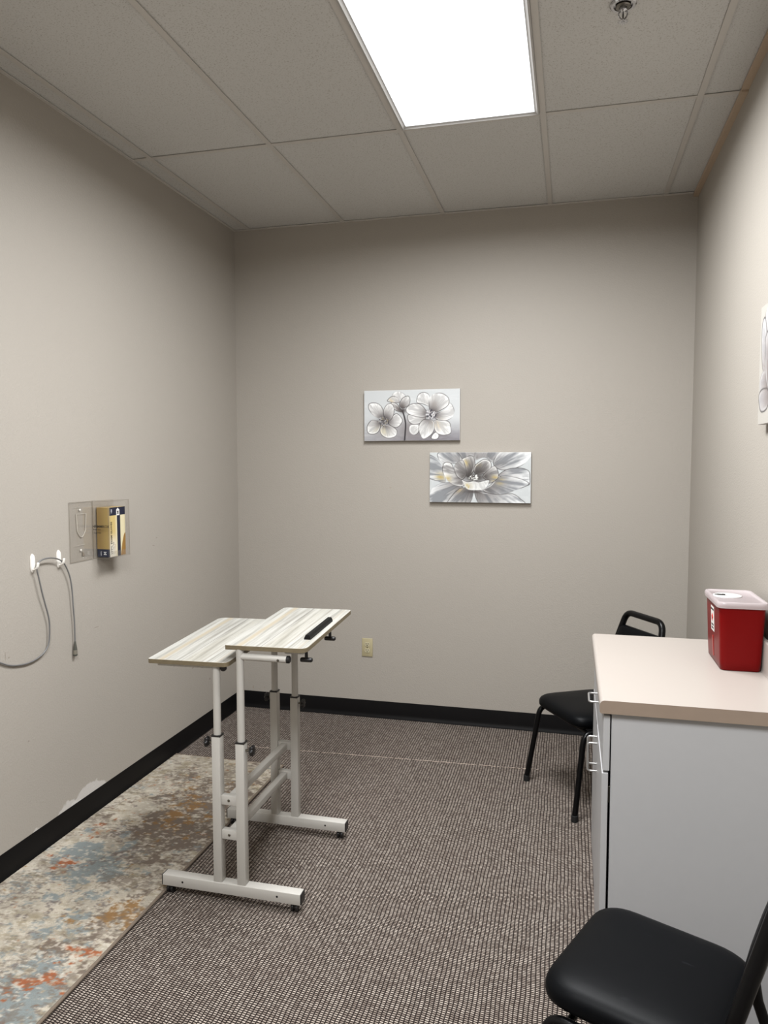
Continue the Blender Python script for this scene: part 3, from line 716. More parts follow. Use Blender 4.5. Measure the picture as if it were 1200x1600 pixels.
# ------------------------------------------------------------------ rug
def rug():
    x0, x1, y0, y1, th = LW+0.014, -1.434, 1.06, 3.525, 0.009
    cell = 0.0042
    nx, ny = int((x1-x0)/cell), int((y1-y0)/cell)
    xs = np.linspace(x0, x1, nx); ys = np.linspace(y0, y1, ny); X, Y = np.meshgrid(xs, ys)
    sp_ = (ny, nx); k = 1/cell
    wx = (fbm(sp_, (0.05*k, 0.09*k), 1, 4)-0.5)*0.22; wy = (fbm(sp_, (0.05*k, 0.09*k), 2, 4)-0.5)*0.16
    Xw, Yw = X+wx, Y+wy
    def field(blobs, seed, cellm, amp, fine=0.5):
        f = np.zeros(sp_)
        for bx, by, rx, ry_, a in blobs: f = np.maximum(f, 0) + a*np.exp(-(((Xw-bx)/rx)**2+((Yw-by)/ry_)**2))
        f = np.minimum(f, 1.15)
        n1 = fbm(sp_, cellm*k, seed, 5, 0.72); n2 = fbm(sp_, (0.012*k, 0.020*k), seed+100, 3, 0.8)
        return f*0.62+amp*(n1-0.5)*3.0+fine*(n2-0.5)*1.6
    cols = [((104, 92, 82), field([(-1.62, 3.0, .24, .34, 1), (-1.55, 2.72, .2, .12, .8), (-1.50, 2.45, .09, .2, .5), (-1.75, 2.83, .12, .16, .5), (-1.70, 1.98, .16, .06, .45), (-1.62, 1.90, .2, .04, .4), (-1.5, 2.1, .1, .08, .5)], 11, .07, .55)),
            ((136, 102, 62), field([(-1.66, 3.02, .15, .26, .85), (-1.60, 2.80, .14, .10, .7), (-1.52, 2.20, .14, .08, 1.1), (-1.47, 2.30, .05, .1, .5), (-1.60, 2.10, .1, .03, .5), (-1.9, 3.2, .08, .1, .35)], 23, .05, .60)),
            ((124, 134, 135), field([(-1.84, 2.43, .13, .24, 1.0), (-1.72, 2.40, .14, .14, .6), (-1.64, 2.08, .10, .06, .8), (-1.56, 1.80, .18, .12, 1.0), (-1.62, 1.90, .14, .07, .6), (-1.95, 2.58, .08, .1, .6), (-1.55, 1.66, .2, .08, .8), (-1.82, 2.05, .14, .05, .5), (-1.50, 2.62, .05, .06, .4), (-1.7, 2.6, .1, .05, .3)], 37, .06, .60)),
            ((112, 104, 100), field([(-1.75, 2.20, .2, .05, .5), (-1.85, 2.05, .15, .05, .5), (-1.65, 2.55, .12, .08, .5), (-1.85, 2.72, .12, .06, .5), (-1.6, 1.75, .2, .08, .4), (-1.8, 2.45, .12, .15, .35)], 41, .045, .65)),
            ((150, 82, 48), field([(-1.53, 2.00, .08, .04, 1.1), (-1.555, 1.825, .09, .04, 1.3), (-1.93, 2.68, .06, .10, .75), (-1.95, 2.42, .06, .06, .7), (-1.88, 2.45, .03, .06, .7), (-1.95, 3.25, .08, .10, .5), (-1.80, 3.33, .1, .05, .4), (-1.48, 1.95, .04, .06, .8), (-1.60, 1.74, .1, .03, .8), (-1.62, 1.68, .05, .03, .6), (-1.96, 3.02, .05, .12, .5), (-1.7, 3.15, .06, .09, .5)], 53, .04, .50))]
    I = np.ones(sp_+(3,))*np.array((176, 168, 153))/255.
    tone = fbm(sp_, .10*k, 61, 4, 0.7)
    I = I*(0.80+0.4*tone[..., None])
    I = I*(1-np.clip((fbm(sp_, (.03*k, .06*k), 66, 4)-0.48)*3.0, 0, 1)[..., None]*np.array((0.20, 0.22, 0.28)))
    ths = (0.40, 0.54, 0.46, 0.49, 0.55)
    for (c, f), t_ in zip(cols, ths):
        a = np.clip((f-t_)/0.22+0.5, 0, 1)*0.9
        I = I*(1-a[..., None])+np.array(c)/255.*a[..., None]
    df = np.clip((fbm(sp_, (.011*k, .020*k), 81, 4, 0.75)+0.75*(fbm(sp_, .13*k, 83, 3)-0.5)-0.575)/0.07, 0, 1)*0.5    # brown grey flecks all over
    I = I*(1-df[..., None])+np.array((104, 94, 84))/255.*df[..., None]
    cf = np.clip((fbm(sp_, (.012*k, .022*k), 71, 3, 0.7)-0.60)/0.08, 0, 1)*0.7     # stray cream flecks
    I = I*(1-cf[..., None])+np.array((200, 192, 178))/255.*cf[..., None]
    rng = np.random.RandomState(5); zz = th+rng.rand(ny, nx)*0.0016
    V = np.stack([X.ravel(), Y.ravel(), zz.ravel()], 1); idx = np.arange(nx*ny).reshape(ny, nx)
    F = np.stack([idx[:-1, :-1], idx[:-1, 1:], idx[1:, 1:], idx[1:, :-1]], -1).reshape(-1, 4)
    t = thing('rug', 'long narrow rug mottled cream, brown, blue and rust along the left wall', 'rug', (0, 0, 0))
    t.location = ((x0+x1)/2, (y0+y1)/2, 0); off = np.array(((x0+x1)/2, (y0+y1)/2, 0))
    me = bpy.data.meshes.new('pile'); me.from_pydata((V-off).tolist(), [], F.tolist())
    at = me.color_attributes.new('Col', 'FLOAT_COLOR', 'POINT')
    L = np.clip(I, 0, 1); L = np.where(L <= 0.04045, L/12.92, ((L+0.055)/1.055)**2.4)
    at.data.foreach_set('color', np.concatenate([L.reshape(-1, 3), np.ones((nx*ny, 1))], 1).astype(np.float32).ravel())
    n = NT('rug_pile'); a = n.node('ShaderNodeVertexColor', layer_name='Col'); co = n.coord()
    fine = n.noise(co, 420.0, 2, 0.7)
    n.set(color=n.mix(n.math('MULTIPLY', n.smooth(fine, 0.42, 0.70), 0.42), a.outputs[0], (0.16, 0.13, 0.11)), rough=0.95, spec=0.1)
    n.bump(fine, 0.8, 0.004)
    me.materials.append(n.m); me.polygons.foreach_set('use_smooth', [True]*len(me.polygons))
    o = bpy.data.objects.new('pile', me); C.objects.link(o); o.parent = t
    bm = B(); box(bm, (x0-off[0], y0-off[1], 0.0004), (x1-off[0], y1-off[1], th-0.0005)); obj('backing', bm, simple('rug_backing', (120, 108, 96), 0.95), t)
    m_bind = simple('rug_binding', (104, 92, 80), 0.9, vary=0.2, nscale=300)
    for p0, p1 in (((x1, y0), (x1, y1)), ((x0, y1), (x1, y1)), ((x0, y0), (x1, y0))):
        bm = B(); a, b = Vector((p0[0]-off[0], p0[1]-off[1], 0.0062)), Vector((p1[0]-off[0], p1[1]-off[1], 0.0062))
        sweep(bm, [a, b], 0.0058, 8); obj('binding', bm, m_bind, t, smooth=60)
rug()

# ------------------------------------------------------------------ standing desk
m_desk = simple('desk_white_steel', (176, 173, 167), 0.35, vary=0.02)
m_blk = simple('black_plastic', (20, 19, 20), 0.4, vary=0.1)
m_bolt = simple('bolt_steel', (120, 116, 108), 0.3, metal=1.0)
m_edge = NT('tabletop_edge')
def _edge(t):
    s = t.node('ShaderNodeSeparateXYZ', {0: t.coord()}); n = t.noise(t.coord('Object', (3, 3, 60)), 12.0, 3)
    t.set(color=t.mix(n, lin((78, 68, 50)), lin((132, 120, 96))), rough=0.5); return t.m
m_edge = _edge(m_edge)
def _top():
    t = NT('striped_laminate'); co = t.coord()
    v = t.node('ShaderNodeMapping', {'Vector': co, 'Scale': (1.0, 0.035, 1.0)}).outputs[0]
    n1 = t.noise(v, 48.0, 3, 0.6); n2 = t.noise(v, 120.0, 3, 0.6); n3 = t.noise(v, 9.0, 2)
    c = t.mix(t.smooth(n1, 0.40, 0.68), lin((172, 171, 165)), lin((132, 130, 123)))
    c = t.mix(t.math('MULTIPLY', t.smooth(n3, 0.50, 0.72), 0.55), c, lin((152, 147, 132)))
    c = t.mix(t.math('MULTIPLY', t.smooth(n2, 0.58, 0.72), 0.65), c, lin((128, 123, 116)))
    x = t.node('ShaderNodeSeparateXYZ', {0: v}).outputs[0]
    wob = t.math('MULTIPLY', t.math('SUBTRACT', n3, 0.5), 0.02)
    for xc, w_, cl in ((0.135, 0.0016, (92, 88, 84)), (0.052, 0.010, (160, 148, 126)), (0.215, 0.003, (138, 132, 122)), (0.270, 0.004, (150, 142, 128))):
        d = t.math('ABSOLUTE', t.math('SUBTRACT', t.math('ADD', x, wob), xc))
        c = t.mix(t.math('MULTIPLY', t.math('SUBTRACT', 1.0, t.smooth(d, w_*0.4, w_*1.6)), 0.75), c, lin(cl))
    t.set(color=c, rough=0.32, spec=0.5); return t.m
m_top = _top()
DY0, DY1 = 2.37, 2.90         # near and far frame planes
dk = thing('standing_desk', 'white rolling two-tier desk with striped wood tops, half on the rug', 'desk', (-1.17, 2.635, 0))
DO = Vector((-1.17, 2.635, 0))
def L_(x, y, z): return (x-DO.x, y-DO.y, z)
def dbox(name, lo, hi, m, parent=dk, bev=0.002): return obj(name, box(B(), L_(*lo), L_(*hi), bev, 2), m, parent)
def caster(parent, x, y):
    bm = B(); o_ = L_(x, y, 0)
    for s in (-1, 1):
        prof = [(0, 0.0015), (0.009, 0.0015), (0.0145, 0.004), (0.0155, 0.008), (0.0145, 0.0115), (0.009, 0.0125), (0, 0.0125)]
        lathe(bm, [(r_, s*h) for r_, h in prof], 20, (o_[0], o_[1], 0.0157), 'X')
    box(bm, (o_[0]-0.004, o_[1]-0.011, 0.014), (o_[0]+0.004, o_[1]+0.011, 0.0335), 0.0015, 1)
    sweep(bm, [(o_[0]-0.012, o_[1], 0.0157), (o_[0]+0.012, o_[1], 0.0157)], 0.003, 8)
    lathe(bm, [(0.010, 0.029), (0.0135, 0.030), (0.0135, 0.0345), (0, 0.0345)], 16, (o_[0], o_[1], 0))
    return obj('caster', bm, m_blk, parent)
def knob(parent, pos, axis_dir, stem=0.022):
    """star knob on a short threaded stem along x"""
    p = Vector(L_(*pos)); bm = B(); n = 6
    outl = []
    for k in range(36):
        a = 2*math.pi*k/36; r_ = 0.0165+0.0030*math.cos(n*a); outl.append((r_*math.cos(a), r_*math.sin(a)))
    d = axis_dir
    rings = [[p+Vector((d*h, y*s, z*s)) for y, z in outl] for h, s in ((stem-0.004, 0.62), (stem, 0.96), (stem+0.004, 1.0), (stem+0.009, 1.0), (stem+0.012, 0.85))]
    loft(bm, rings); k_ = obj('knob', bm, m_blk, parent, smooth=50)
    obj('threaded_stem', sweep(B(), [p, p+Vector((d*(stem-0.003), 0, 0))], 0.004, 8), m_bolt, k_)
for (Y, up_) in ((DY0, 0.0), (DY1, 0.0)):
    ft = dbox('base_foot', (-1.436, Y-0.020, 0.034), (-0.898, Y+0.020, 0.074), m_desk)
    for xe, s in ((-1.436, -1), (-0.898, 1)):
        obj('end_cap', box(B(), L_(min(xe, xe+s*0.004), Y-0.0195, 0.0345), L_(max(xe, xe+s*0.004), Y+0.0195, 0.0735), 0.0015, 1), m_blk, ft)
    caster(ft, -1.412, Y); caster(ft, -0.924, Y)
    for xs_ in (-1.355, -0.985):
        obj('plugged_hole', lathe(B(), [(0, -0.0004), (0.004, -0.0004), (0.004, 0.0006)], 12, L_(xs_, Y-0.020, 0.055), 'Y'), m_blk, ft)
    for (xp, ztop, pole_top, kd) in ((-1.215, 0.610, 0.868, -1), (-1.123, 0.592, 0.932, 1)):
        hw = 0.0165
        ps = dbox('post', (xp-hw, Y-hw, 0.0741), (xp+hw, Y+hw, ztop), m_desk, bev=0.0025)
        cl = obj('collar', box(B(), L_(xp-hw-0.0005, Y-hw-0.0005, ztop+0.0001), L_(xp+hw+0.0005, Y+hw+0.0005, ztop+0.006), 0.001, 1), m_blk, ps)
        extra = 0.0 if Y == DY0 else 0.022
        obj('pole', sweep(B(), [L_(xp, Y, ztop-0.03), L_(xp, Y, pole_top+extra)], 0.0137, 20), m_desk, dk, smooth=60)
        knob(ps, (xp+kd*hw, Y, ztop-0.025), kd, 0.020 if Y == DY0 else 0.014)
    for zc in (0.380, 0.253):
        rl = dbox('cross_rail', (-1.198, Y-0.0125, zc-0.017), (-1.140, Y+0.0125, zc+0.017), m_desk, bev=0.0015)
        sgn = -1 if Y == DY0 else 1
        obj('bolt', lathe(B(), [(0, sgn*0.0145), (0.0045, sgn*0.0140), (0.0052, sgn*0.0124)], 12, L_(-1.169, Y, zc), 'Y'), m_bolt, rl)
for zc in (0.380, 0.253):
    dbox('stretcher', (-1.182, DY0+0.0126, zc-0.0125), (-1.156, DY1-0.0126, zc+0.0125), m_desk, bev=0.0015)
def tabletop(name_parent, o3, yaw_, Ln, Wd, sx, sy, corner_rads):
    th = 0.0155
    ex = Vector((math.cos(yaw_), math.sin(yaw_), sx)).normalized(); ey = Vector((-math.sin(yaw_), math.cos(yaw_), sy)); ey = (ey-ex*ex.dot(ey)).normalized()
    mt = basis(Vector(L_(*o3)), ex, ey)
    outl = [(p.x, p.y) for p in fillet([(0, 0, 0), (Wd, 0, 0), (Wd, Ln, 0), (0, Ln, 0)], corner_rads, 6, closed=True)]
    bm = B()
    rings = [[(x, y, z) for x, y in outl] for z in (-th, -0.0006)]
    cx_, cy_ = Wd/2, Ln/2
    rings += [[(cx_+(x-cx_)*0.9965, cy_+(y-cy_)*0.998, 0) for x, y in outl]]
    V = loft(bm, rings, mat=1)
    bm.faces.ensure_lookup_table(); bm.faces[-1].material_index = 0
    o = obj('tabletop', bm, [m_top, m_edge], dk, smooth=25); o.matrix_local = mt
    return o, mt
lo_top, _ = tabletop('lower', (-1.4742, 2.3422, 0.8806), 0.0141, 0.594, 0.313, 0.0109, 0.0484, [0.012, 0.026, 0.02, 0.035])
tag(lo_top, 'lower tier striped wood top')
hi_top, _ = tabletop('upper', (-1.1743, 2.3553, 0.9457), 0.0303, 0.610, 0.3005, 0.0059, 0.027, [0.006, 0.035, 0.018, 0.020])
tag(hi_top, 'upper tier striped wood top with black stop')
# lower bracket: folded steel channels under the lower top at each frame
for y in (0.016, 0.545): obj('top_bracket', box(B(), (0.030, y, -0.0285), (0.262, y+0.030, -0.0157), 0.002, 1), m_desk, lo_top)
for x in (0.09, 0.20): obj('bolt', lathe(B(), [(0, -0.0325), (0.004, -0.0325), (0.005, -0.0285), (0, -0.0285)], 10, (x, 0.031, 0)), m_blk, lo_top)
obj('end_cap', lathe(B(), [(0, 0.0), (0.0105, 0.0), (0.0115, 0.004), (0.0115, 0.010), (0, 0.010)], 16, (0.286, 0.018, -0.027), 'Y'), m_blk, lo_top)
# upper bracket: round arms from the right-hand poles, hinge plate, tilt knobs
for Y in (DY0, DY1):
    e_ = 0.0 if Y == DY0 else 0.022
    ar = obj('tilt_arm', sweep(B(), [L_(-1.123, Y, 0.905+e_), L_(-0.945, Y, 0.905+e_)], 0.0125, 18), m_desk, dk, smooth=60)
    obj('end_cap', lathe(B(), [(0, 0.006), (0.010, 0.006), (0.0132, 0.003), (0.0132, -0.006), (0, -0.006)], 16, L_(-0.940, Y, 0.905+e_), 'X'), m_blk, ar)
    obj('bolt', lathe(B(), [(0, -0.0155), (0.004, -0.015), (0.005, -0.0115)], 10, L_(-0.975, Y, 0.903+e_), 'Y'), m_bolt, ar)
bm = B(); box(bm, (0.215, 0.020, -0.026), (0.285, 0.055, -0.0157), 0.002, 1)
loft(bm, [[(0.150, y, -0.0160) for y in (0.03, 0.05)]+[(0.150, y, -0.0175) for y in (0.05, 0.03)], [(0.225, y, -0.0160) for y in (0.03, 0.05)]+[(0.225, y, -0.0260) for y in (0.05, 0.03)]])
obj('hinge_plate', bm, m_desk, hi_top)
obj('hinge_plate', box(B(), (0.215, 0.545, -0.026), (0.285, 0.580, -0.0157), 0.002, 1), m_desk, hi_top)
bm = B(); box(bm, (0.268, 0.10, -0.019), (0.292, 0.52, -0.0157), 0.001, 1); obj('slide_rail', bm, m_desk, hi_top)
for y in (0.055, 0.345):
    bm = B(); sweep(bm, [(0.278, y, -0.016), (0.283, y, -0.030), (0.283, y, -0.050)], 0.006, 10)
    box(bm, (0.2605, y-0.009, -0.062), (0.3055, y+0.009, -0.047), 0.005, 2)
    obj('tilt_knob', bm, m_blk, hi_top, smooth=45)
bm = B(); prof = [(-0.013, 0.0003), (0.013, 0.0003), (0.012, 0.009), (0.007, 0.017), (-0.006, 0.017), (-0.011, 0.007)]
loft(bm, [[(0.266+a, 0.118+c, b) for a, b in prof] for c in (0.0,)]+[[(0.266+a, 0.400, b) for a, b in prof]])
obj('book_stop', bm, simple('black_rubber', (11, 11, 11), 0.55, spec=0.2, vary=0.15, nscale=90), hi_top, smooth=0)

# ------------------------------------------------------------------ cabinet, worktop
m_cab = simple('white_melamine', (168, 168, 169), 0.38, vary=0.02, bump=(90, 0.04, 0.001))
m_cab_edge = simple('melamine_edge', (196, 194, 190), 0.45, vary=0.03)
m_pull = simple('satin_white_pull', (168, 167, 165), 0.3, metal=0.7)
m_lam = simple('pink_beige_laminate', (163, 155, 148), 0.30, vary=0.012, nscale=60)
CY0, CY1, CXF = 2.165, 2.975, 0.124
cbn = thing('base_cabinet', 'white base cabinet with one drawer and two doors against the right wall', 'cabinet', (0.38, 2.57, 0))
CO = Vector((0.38, 2.57, 0))
def cb_(lo, hi): return [lo[i]-CO[i] for i in range(3)], [hi[i]-CO[i] for i in range(3)]
def cbox(name, lo, hi, m, parent=cbn, bev=0.001): return obj(name, box(B(), *cb_(lo, hi), bev, 1), m, parent)
cbox('end_panel', (CXF, CY0, 0.0), (RW-0.016, CY0+0.018, 0.875), m_cab)
cbox('end_panel', (CXF, CY1-0.018, 0.0), (RW-0.016, CY1, 0.875), m_cab)
bm = B(); box(bm, *cb_((CXF+0.002, CY0+0.0182, 0.095), (RW-0.016, CY1-0.0182, 0.113))); box(bm, *cb_((RW-0.034, CY0+0.0182, 0.113), (RW-0.016, CY1-0.0182, 0.87)))
box(bm, *cb_((CXF+0.002, CY0+0.0182, 0.855), (RW-0.034, CY1-0.0182, 0.873))); box(bm, *cb_((CXF+0.002, CY0+0.0182, 0.690), (CXF+0.06, CY1-0.0182, 0.708)))
obj('carcass', bm, m_cab, cbn)
cbox('toe_kick', (CXF+0.055, CY0+0.0182, 0.0), (CXF+0.070, CY1-0.0182, 0.095), m_cab_edge)
def pull(parent, a, b):
    """wire bow pull between two fixing points on the front"""
    a, b = Vector(a)-CO, Vector(b)-CO; o_ = Vector((-0.030, 0, 0))
    return obj('pull', sweep(B(), fillet([a, a+o_, b+o_, b], 0.010, 6), 0.0036, 10), m_pull, parent, smooth=60)
DF = 0.1015
dr = cbox('drawer', (DF, CY0-0.002, 0.704), (DF+0.0185, CY1+0.001, 0.866), m_cab)
pull(dr, (DF, 2.525, 0.788), (DF, 2.622, 0.788))
ymid = (CY0+CY1)/2
d1 = cbox('cabinet_door', (DF-0.002, CY0-0.003, 0.098), (DF+0.0155, ymid-0.0015, 0.697), m_cab)
d2 = cbox('cabinet_door', (DF-0.0005, ymid+0.0015, 0.098), (DF+0.0175, CY1+0.001, 0.697), m_cab)
pull(d1, (DF-0.002, ymid-0.032, 0.642), (DF-0.002, ymid-0.032, 0.546)); pull(d2, (DF-0.0005, ymid+0.032, 0.642), (DF-0.0005, ymid+0.032, 0.546))
for z in (0.18, 0.60):
    cbox('hinge', (DF+0.0156, CY0+0.02, z), (CXF+0.05, CY0+0.032, z+0.05), m_bolt)
ct_ = thing('countertop', 'pinkish beige laminate worktop with rounded front edge on the white cabinet', 'countertop', (0.38, 2.57, 0.876))
TO = Vector((0.38, 2.57, 0.876))
bm = B()      # postformed profile swept along y
x0, x1, zt = 0.090, RW-0.0145, 0.914
prof = [(x1, 0.876), (x1, zt)]
for k in range(7):
    a = R(90+90*k/6); prof.append((x0+0.014+0.014*math.cos(a), zt-0.014+0.014*math.sin(a)))
for k in range(4):
    a = R(180+90*k/3); prof.append((x0+0.006+0.006*math.cos(a), 0.876+0.006+0.006*math.sin(a)))
loft(bm, [[(x-TO.x, y-TO.y, z-TO.z) for x, z in prof] for y in (2.148, 2.992)])
m_cut = simple('laminate_end_cut', (138, 122, 108), 0.5, vary=0.05)
bm.faces.ensure_lookup_table()
for f in bm.faces:
    if len(f.verts) > 4: f.material_index = 1
obj('worktop', bm, [m_lam, m_cut], ct_, smooth=30)
bm = B(); xb0, xb1 = RW-0.0325, RW-0.0125; pb = [(xb1, 0.9141), (xb1, 1.012), (xb1-0.004, 1.016), (xb0+0.006, 1.016), (xb0+0.0015, 1.013), (xb0, 1.008), (xb0, 0.922), (xb0-0.004, 0.9145)]
loft(bm, [[(x-TO.x, y-TO.y, z-TO.z) for x, z in pb] for y in (2.148, 2.992)])
obj('backsplash', bm, m_lam, ct_, smooth=30)

# ------------------------------------------------------------------ sharps container
m_red = NT('red_plastic'); m_red.set(color=lin((104, 2, 3)), rough=0.34, spec=0.14, sss=0.0)
m_red.bump(m_red.noise(m_red.coord(), 60.0, 2), 0.03, 0.002); m_red = m_red.m
def lid_mat():
    t = NT('translucent_lid'); t.set(color=lin((196, 186, 187)), rough=0.25, spec=0.5)
    tr = t.node('ShaderNodeBsdfTransparent', {'Color': (1, 0.97, 0.97, 1)}); mx = t.node('ShaderNodeMixShader', {0: 0.66})
    t.t.links.new(tr.outputs[0], mx.inputs[1]); t.t.links.new(t.b.outputs[0], mx.inputs[2]); t.t.links.new(mx.outputs[0], t.out.inputs[0]); return t.m
m_lid = lid_mat()
sc = thing('sharps_container', 'red plastic sharps container with clear lid standing on the worktop', 'bin', (0.541, 2.672, 0.9145))
def sring(hx, hy, z, rad): return [(x, y, z) for x, y in rrect(-hx, -hy, hx, hy, rad, 5)]
bm = B(); HB = 0.216
lv = [(0.0575, 0.114, 0.0, .016), (0.0605, 0.117, 0.003, .018), (0.0625, 0.119, 0.03, .020), (0.0700, 0.1265, HB-0.012, .024), (0.0705, 0.127, HB, .024)]
rg = [sring(*l) for l in lv]+[sring(0.0685, 0.125, HB, .022), sring(0.0675, 0.124, HB-0.02, .022), sring(0.0595, 0.116, 0.006, .016)]
loft(bm, rg); obj('tub', bm, m_red, sc, smooth=45)
bm = B()      # a moulded rib on the left face
loft(bm, [[(-0.0632, y, 0.02) for y in (-0.006, 0.006)]+[(-0.060, y, 0.02) for y in (0.006, -0.006)], [(-0.0672, y, 0.088) for y in (-0.006, 0.006)]+[(-0.064, y, 0.088) for y in (0.006, -0.006)]])
obj('moulded_rib', bm, simple('red_rib', (150, 46, 42), 0.35), sc)
bm = B()
rg = [sring(0.0715, 0.128, HB-0.010, .024), sring(0.0765, 0.133, HB-0.010, .027), sring(0.0775, 0.134, HB-0.004, .028), sring(0.0775, 0.134, HB+0.004, .028), sring(0.0745, 0.131, HB+0.009, .026), sring(0.069, 0.125, HB+0.0095, .024), sring(0.067, 0.123, HB+0.0075, .024)]
loft(bm, rg, False, True); obj('lid', bm, m_lid, sc, smooth=45)
bm = B(); lathe(bm, [(0.0445, HB+0.0070), (0.0445, HB+0.0105), (0.042, HB+0.0115), (0.0, HB+0.0115)], 40, (-0.024, 0.004, 0))
obj('rotor_disc', bm, simple('white_rotor', (206, 204, 202), 0.3), sc, smooth=40)
bm = B(); oc = [(-0.040, 0.012), (-0.028, 0.018), (-0.018, 0.014), (-0.012, 0.020), (-0.006, 0.012), (-0.010, -0.006), (-0.002, -0.014), (-0.020, -0.012), (-0.034, -0.010), (-0.042, 0.0)]
loft(bm, [[(x-0.022, y+0.002, HB+0.0112) for x, y in oc], [(x-0.022, y+0.002, HB+0.0119) for x, y in oc]])
obj('drop_opening', bm, m_slot, sc, smooth=0)
# white warning label on the left face with the biohazard sign
lb = basis(Vector((-0.0668, 0.0, 0.0)), (0, -1, 0), Vector((-0.036, 0, 1)).normalized())
def face_x(z): return -(0.0625+(0.0075)*(z-0.03)/(HB-0.042))
z0, z1 = 0.105, 0.188
bm = B(); q = [(0.026, z0), (-0.026, z0), (-0.026, z1), (0.026, z1)]
loft(bm, [[(face_x(z)-0.0002, y, z) for y, z in q], [(face_x(z)-0.0009, y, z) for y, z in q]])
wl = obj('warning_label', bm, m_label_white, sc, smooth=0)
def lab_m(y, z): return basis(Vector((face_x(z)-0.0012, y, z)), (0, -1, 0), Vector((-0.044, 0, 1)).normalized())
m_warn = simple('print_red', (176, 40, 30), 0.5)
text('lettering', 'BIOHAZARD', 0.0085, m_print, wl, lab_m(0, 0.178), align='CENTER', bold=0.0002)
text('lettering', 'DANGER', 0.0085, m_print, wl, lab_m(0, 0.126), align='CENTER', bold=0.0002)
text('lettering', 'SHARPS', 0.0085, m_print, wl, lab_m(0, 0.115), align='CENTER', bold=0.0002)
bm = B(); zc = 0.152
for k in range(3):
    a0 = R(90+120*k); cy_, cz_ = 0.0068*math.cos(a0), 0.0068*math.sin(a0)
    pts = [(face_x(zc)-0.0014, cy_+0.0072*math.cos(a0+R(40+280*j/16)), zc+cz_+0.0072*math.sin(a0+R(40+280*j/16))) for j in range(17)]
    sweep(bm, pts, [0.0004+0.0018*math.sin(math.pi*j/16) for j in range(17)], 6)
sweep(bm, [(face_x(zc)-0.0014, 0.0062*math.cos(R(360*j/20)), zc+0.0062*math.sin(R(360*j/20))) for j in range(20)], 0.0007, 5, closed=True)
obj('biohazard_sign', bm, m_warn, wl, smooth=60)

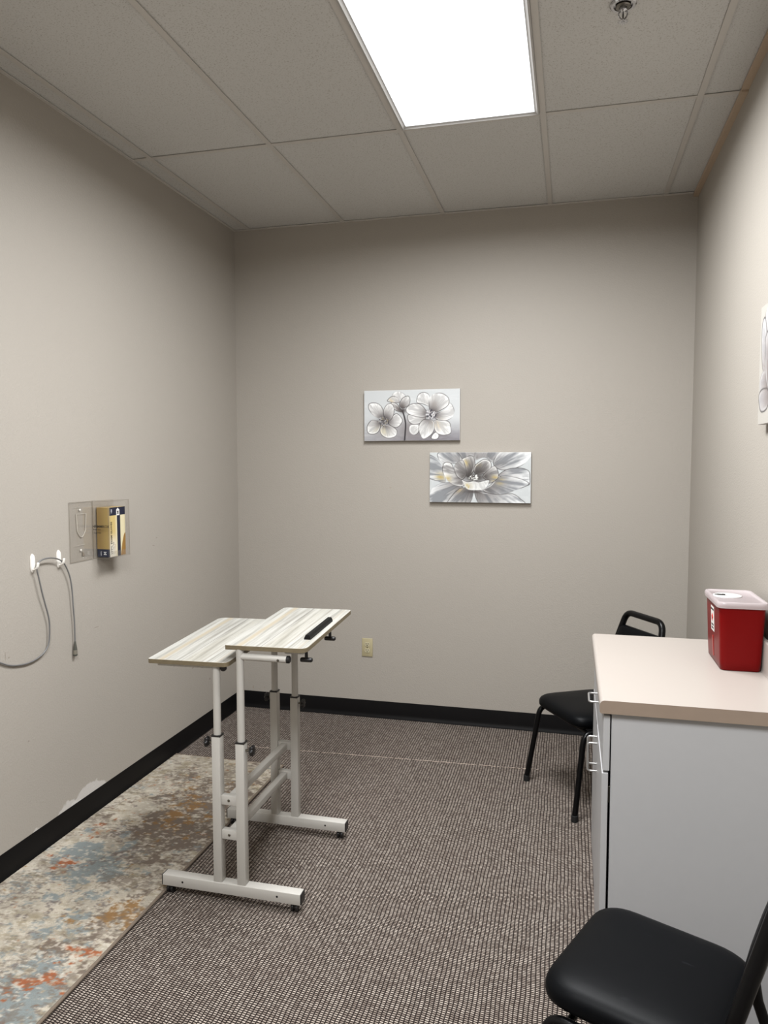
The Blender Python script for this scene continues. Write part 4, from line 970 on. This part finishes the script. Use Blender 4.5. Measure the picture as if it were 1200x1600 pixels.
# ------------------------------------------------------------------ chairs
m_vinyl = NT('black_vinyl')
def _vin(t):
    co = t.coord(); n = t.noise(co, 420.0, 2, 0.6)
    sc_ = t.smooth(t.noise(t.coord('Object', (30, 6, 10)), 2.0, 3), 0.70, 0.74)
    t.set(color=t.mix(sc_, lin((5, 6, 8)), lin((15, 16, 19))), rough=0.44, spec=0.09); t.bump(n, 0.12, 0.0008); return t.m
m_vinyl = _vin(m_vinyl)
m_tube = simple('black_powdercoat', (5, 5, 6), 0.3, spec=0.22, vary=0.1)
m_foot = simple('rubber_foot', (12, 12, 12), 0.7)
TR = 0.0128
def make_chair(label):
    t = thing('stack_chair', label, 'chair', group='black stacking chairs')
    # seat pad
    def outline(s, z, dz=0.0):
        pts = fillet([(-0.200, -0.215, 0), (0.200, -0.215, 0), (0.190, 0.168, 0), (-0.190, 0.168, 0)], [0.085, 0.085, 0.095, 0.095], 8, closed=True)
        out = []
        for p in pts:
            out.append((p.x*s[0], -0.0235+(p.y+0.0235)*s[1], z))
        return out
    bm = B()
    rs = []
    for ins, z in ((0.018, 0.400), (0.008, 0.402), (0.001, 0.409), (0.0, 0.418), (0.001, 0.430), (0.006, 0.440), (0.015, 0.4475), (0.030, 0.4530), (0.055, 0.4570), (0.09, 0.4595), (0.14, 0.4610), (0.170, 0.4615)):
        rs.append(outline(((0.200-ins)/0.200, (0.1915-ins)/0.1915), z))
    loft(bm, rs); obj('seat', bm, m_vinyl, t, smooth=80)
    bm = B(); prism(bm, [(x*0.9, y*0.9) for x, y, z in outline((1, 1), 0)], 0.392, 0.401); obj('seat_pan', bm, m_tube, t, smooth=30)
    # front legs run up, bend, and carry the seat as side rails; rear legs are separate tubes
    for s in (-1, 1):
        pth = fillet([(s*0.222, -0.235, 0.012), (s*0.197, -0.178, 0.382), (s*0.197, 0.150, 0.372)], 0.05, 8)
        lg = obj('leg', sweep(B(), pth, TR, 14), m_tube, t, smooth=60)
        obj('foot_cap', lathe(B(), [(0, 0), (TR+0.0025, 0), (TR+0.0028, 0.004), (TR+0.002, 0.028), (TR-0.001, 0.029)], 14, (s*0.2222, -0.2354, 0)), m_foot, lg)
    for s in (-1, 1):
        pth = fillet([(s*0.206, 0.275, 0.012), (s*0.2015, 0.158, 0.335), (s*0.201, 0.150, 0.385)], 0.05, 6)
        lg = obj('leg', sweep(B(), pth, TR, 14), m_tube, t, smooth=60)
        obj('foot_cap', lathe(B(), [(0, 0), (TR+0.0025, 0), (TR+0.0028, 0.004), (TR+0.002, 0.028), (TR-0.001, 0.029)], 14, (s*0.2062, 0.2755, 0)), m_foot, lg)
    # back hoop: uprights lean back, narrow towards the top and close in a carrying handle
    hoop = fillet([(0.201, 0.150, 0.384), (0.194, 0.198, 0.56), (0.138, 0.270, 0.838), (-0.138, 0.270, 0.838), (-0.194, 0.198, 0.56), (-0.201, 0.150, 0.384)], [0, 0.1, 0.055, 0.055, 0.1, 0], 9)
    obj('back_frame', sweep(B(), hoop, TR+0.0025, 16), m_tube, t, smooth=60)
    for y, z, hx in ((-0.140, 0.372, 0.186), (0.080, 0.368, 0.186), (0.152, 0.376, 0.200)):
        obj('cross_bar', sweep(B(), [(-hx, y, z), (hx, y, z)], 0.009, 10), m_tube, t, smooth=60)
    # padded back between the uprights, below the handle
    bm = B()
    def bring(ins, dy):
        q = fillet([(-0.186+ins, 0, 0.600+ins), (0.186-ins, 0, 0.600+ins), (0.158-ins, 0, 0.775-ins), (-0.158+ins, 0, 0.775-ins)], 0.03, 6, closed=True)
        return [(p.x, 0.206+(p.z-0.60)*0.25+dy, p.z) for p in q]
    loft(bm, [bring(0.02, 0.018), bring(0.004, 0.016), bring(0, 0.010), bring(0, -0.004), bring(0.006, -0.011), bring(0.02, -0.016), bring(0.05, -0.019)])
    obj('backrest', bm, m_vinyl, t, smooth=60)
    for s in (-1, 1):
        obj('bolt', lathe(B(), [(0, 0.0145), (0.006, 0.0135), (0.008, 0.010), (0.008, 0.006)], 12, (s*0.192, 0.150, 0.384), 'Z'), m_bolt, t)
    return t
ch1 = make_chair('black vinyl stacking chair beyond the cabinet, by the back wall')
ch1.location = (0.125, 3.598, 0); ch1.rotation_euler = (0, 0, R(-58.7))
ch2 = copy_tree(ch1); ch2['label'] = 'black vinyl stacking chair in the foreground at the near end of the cabinet'
ch2.location = (0.215, 1.690, 0); ch2.rotation_euler = (0, 0, R(-114))
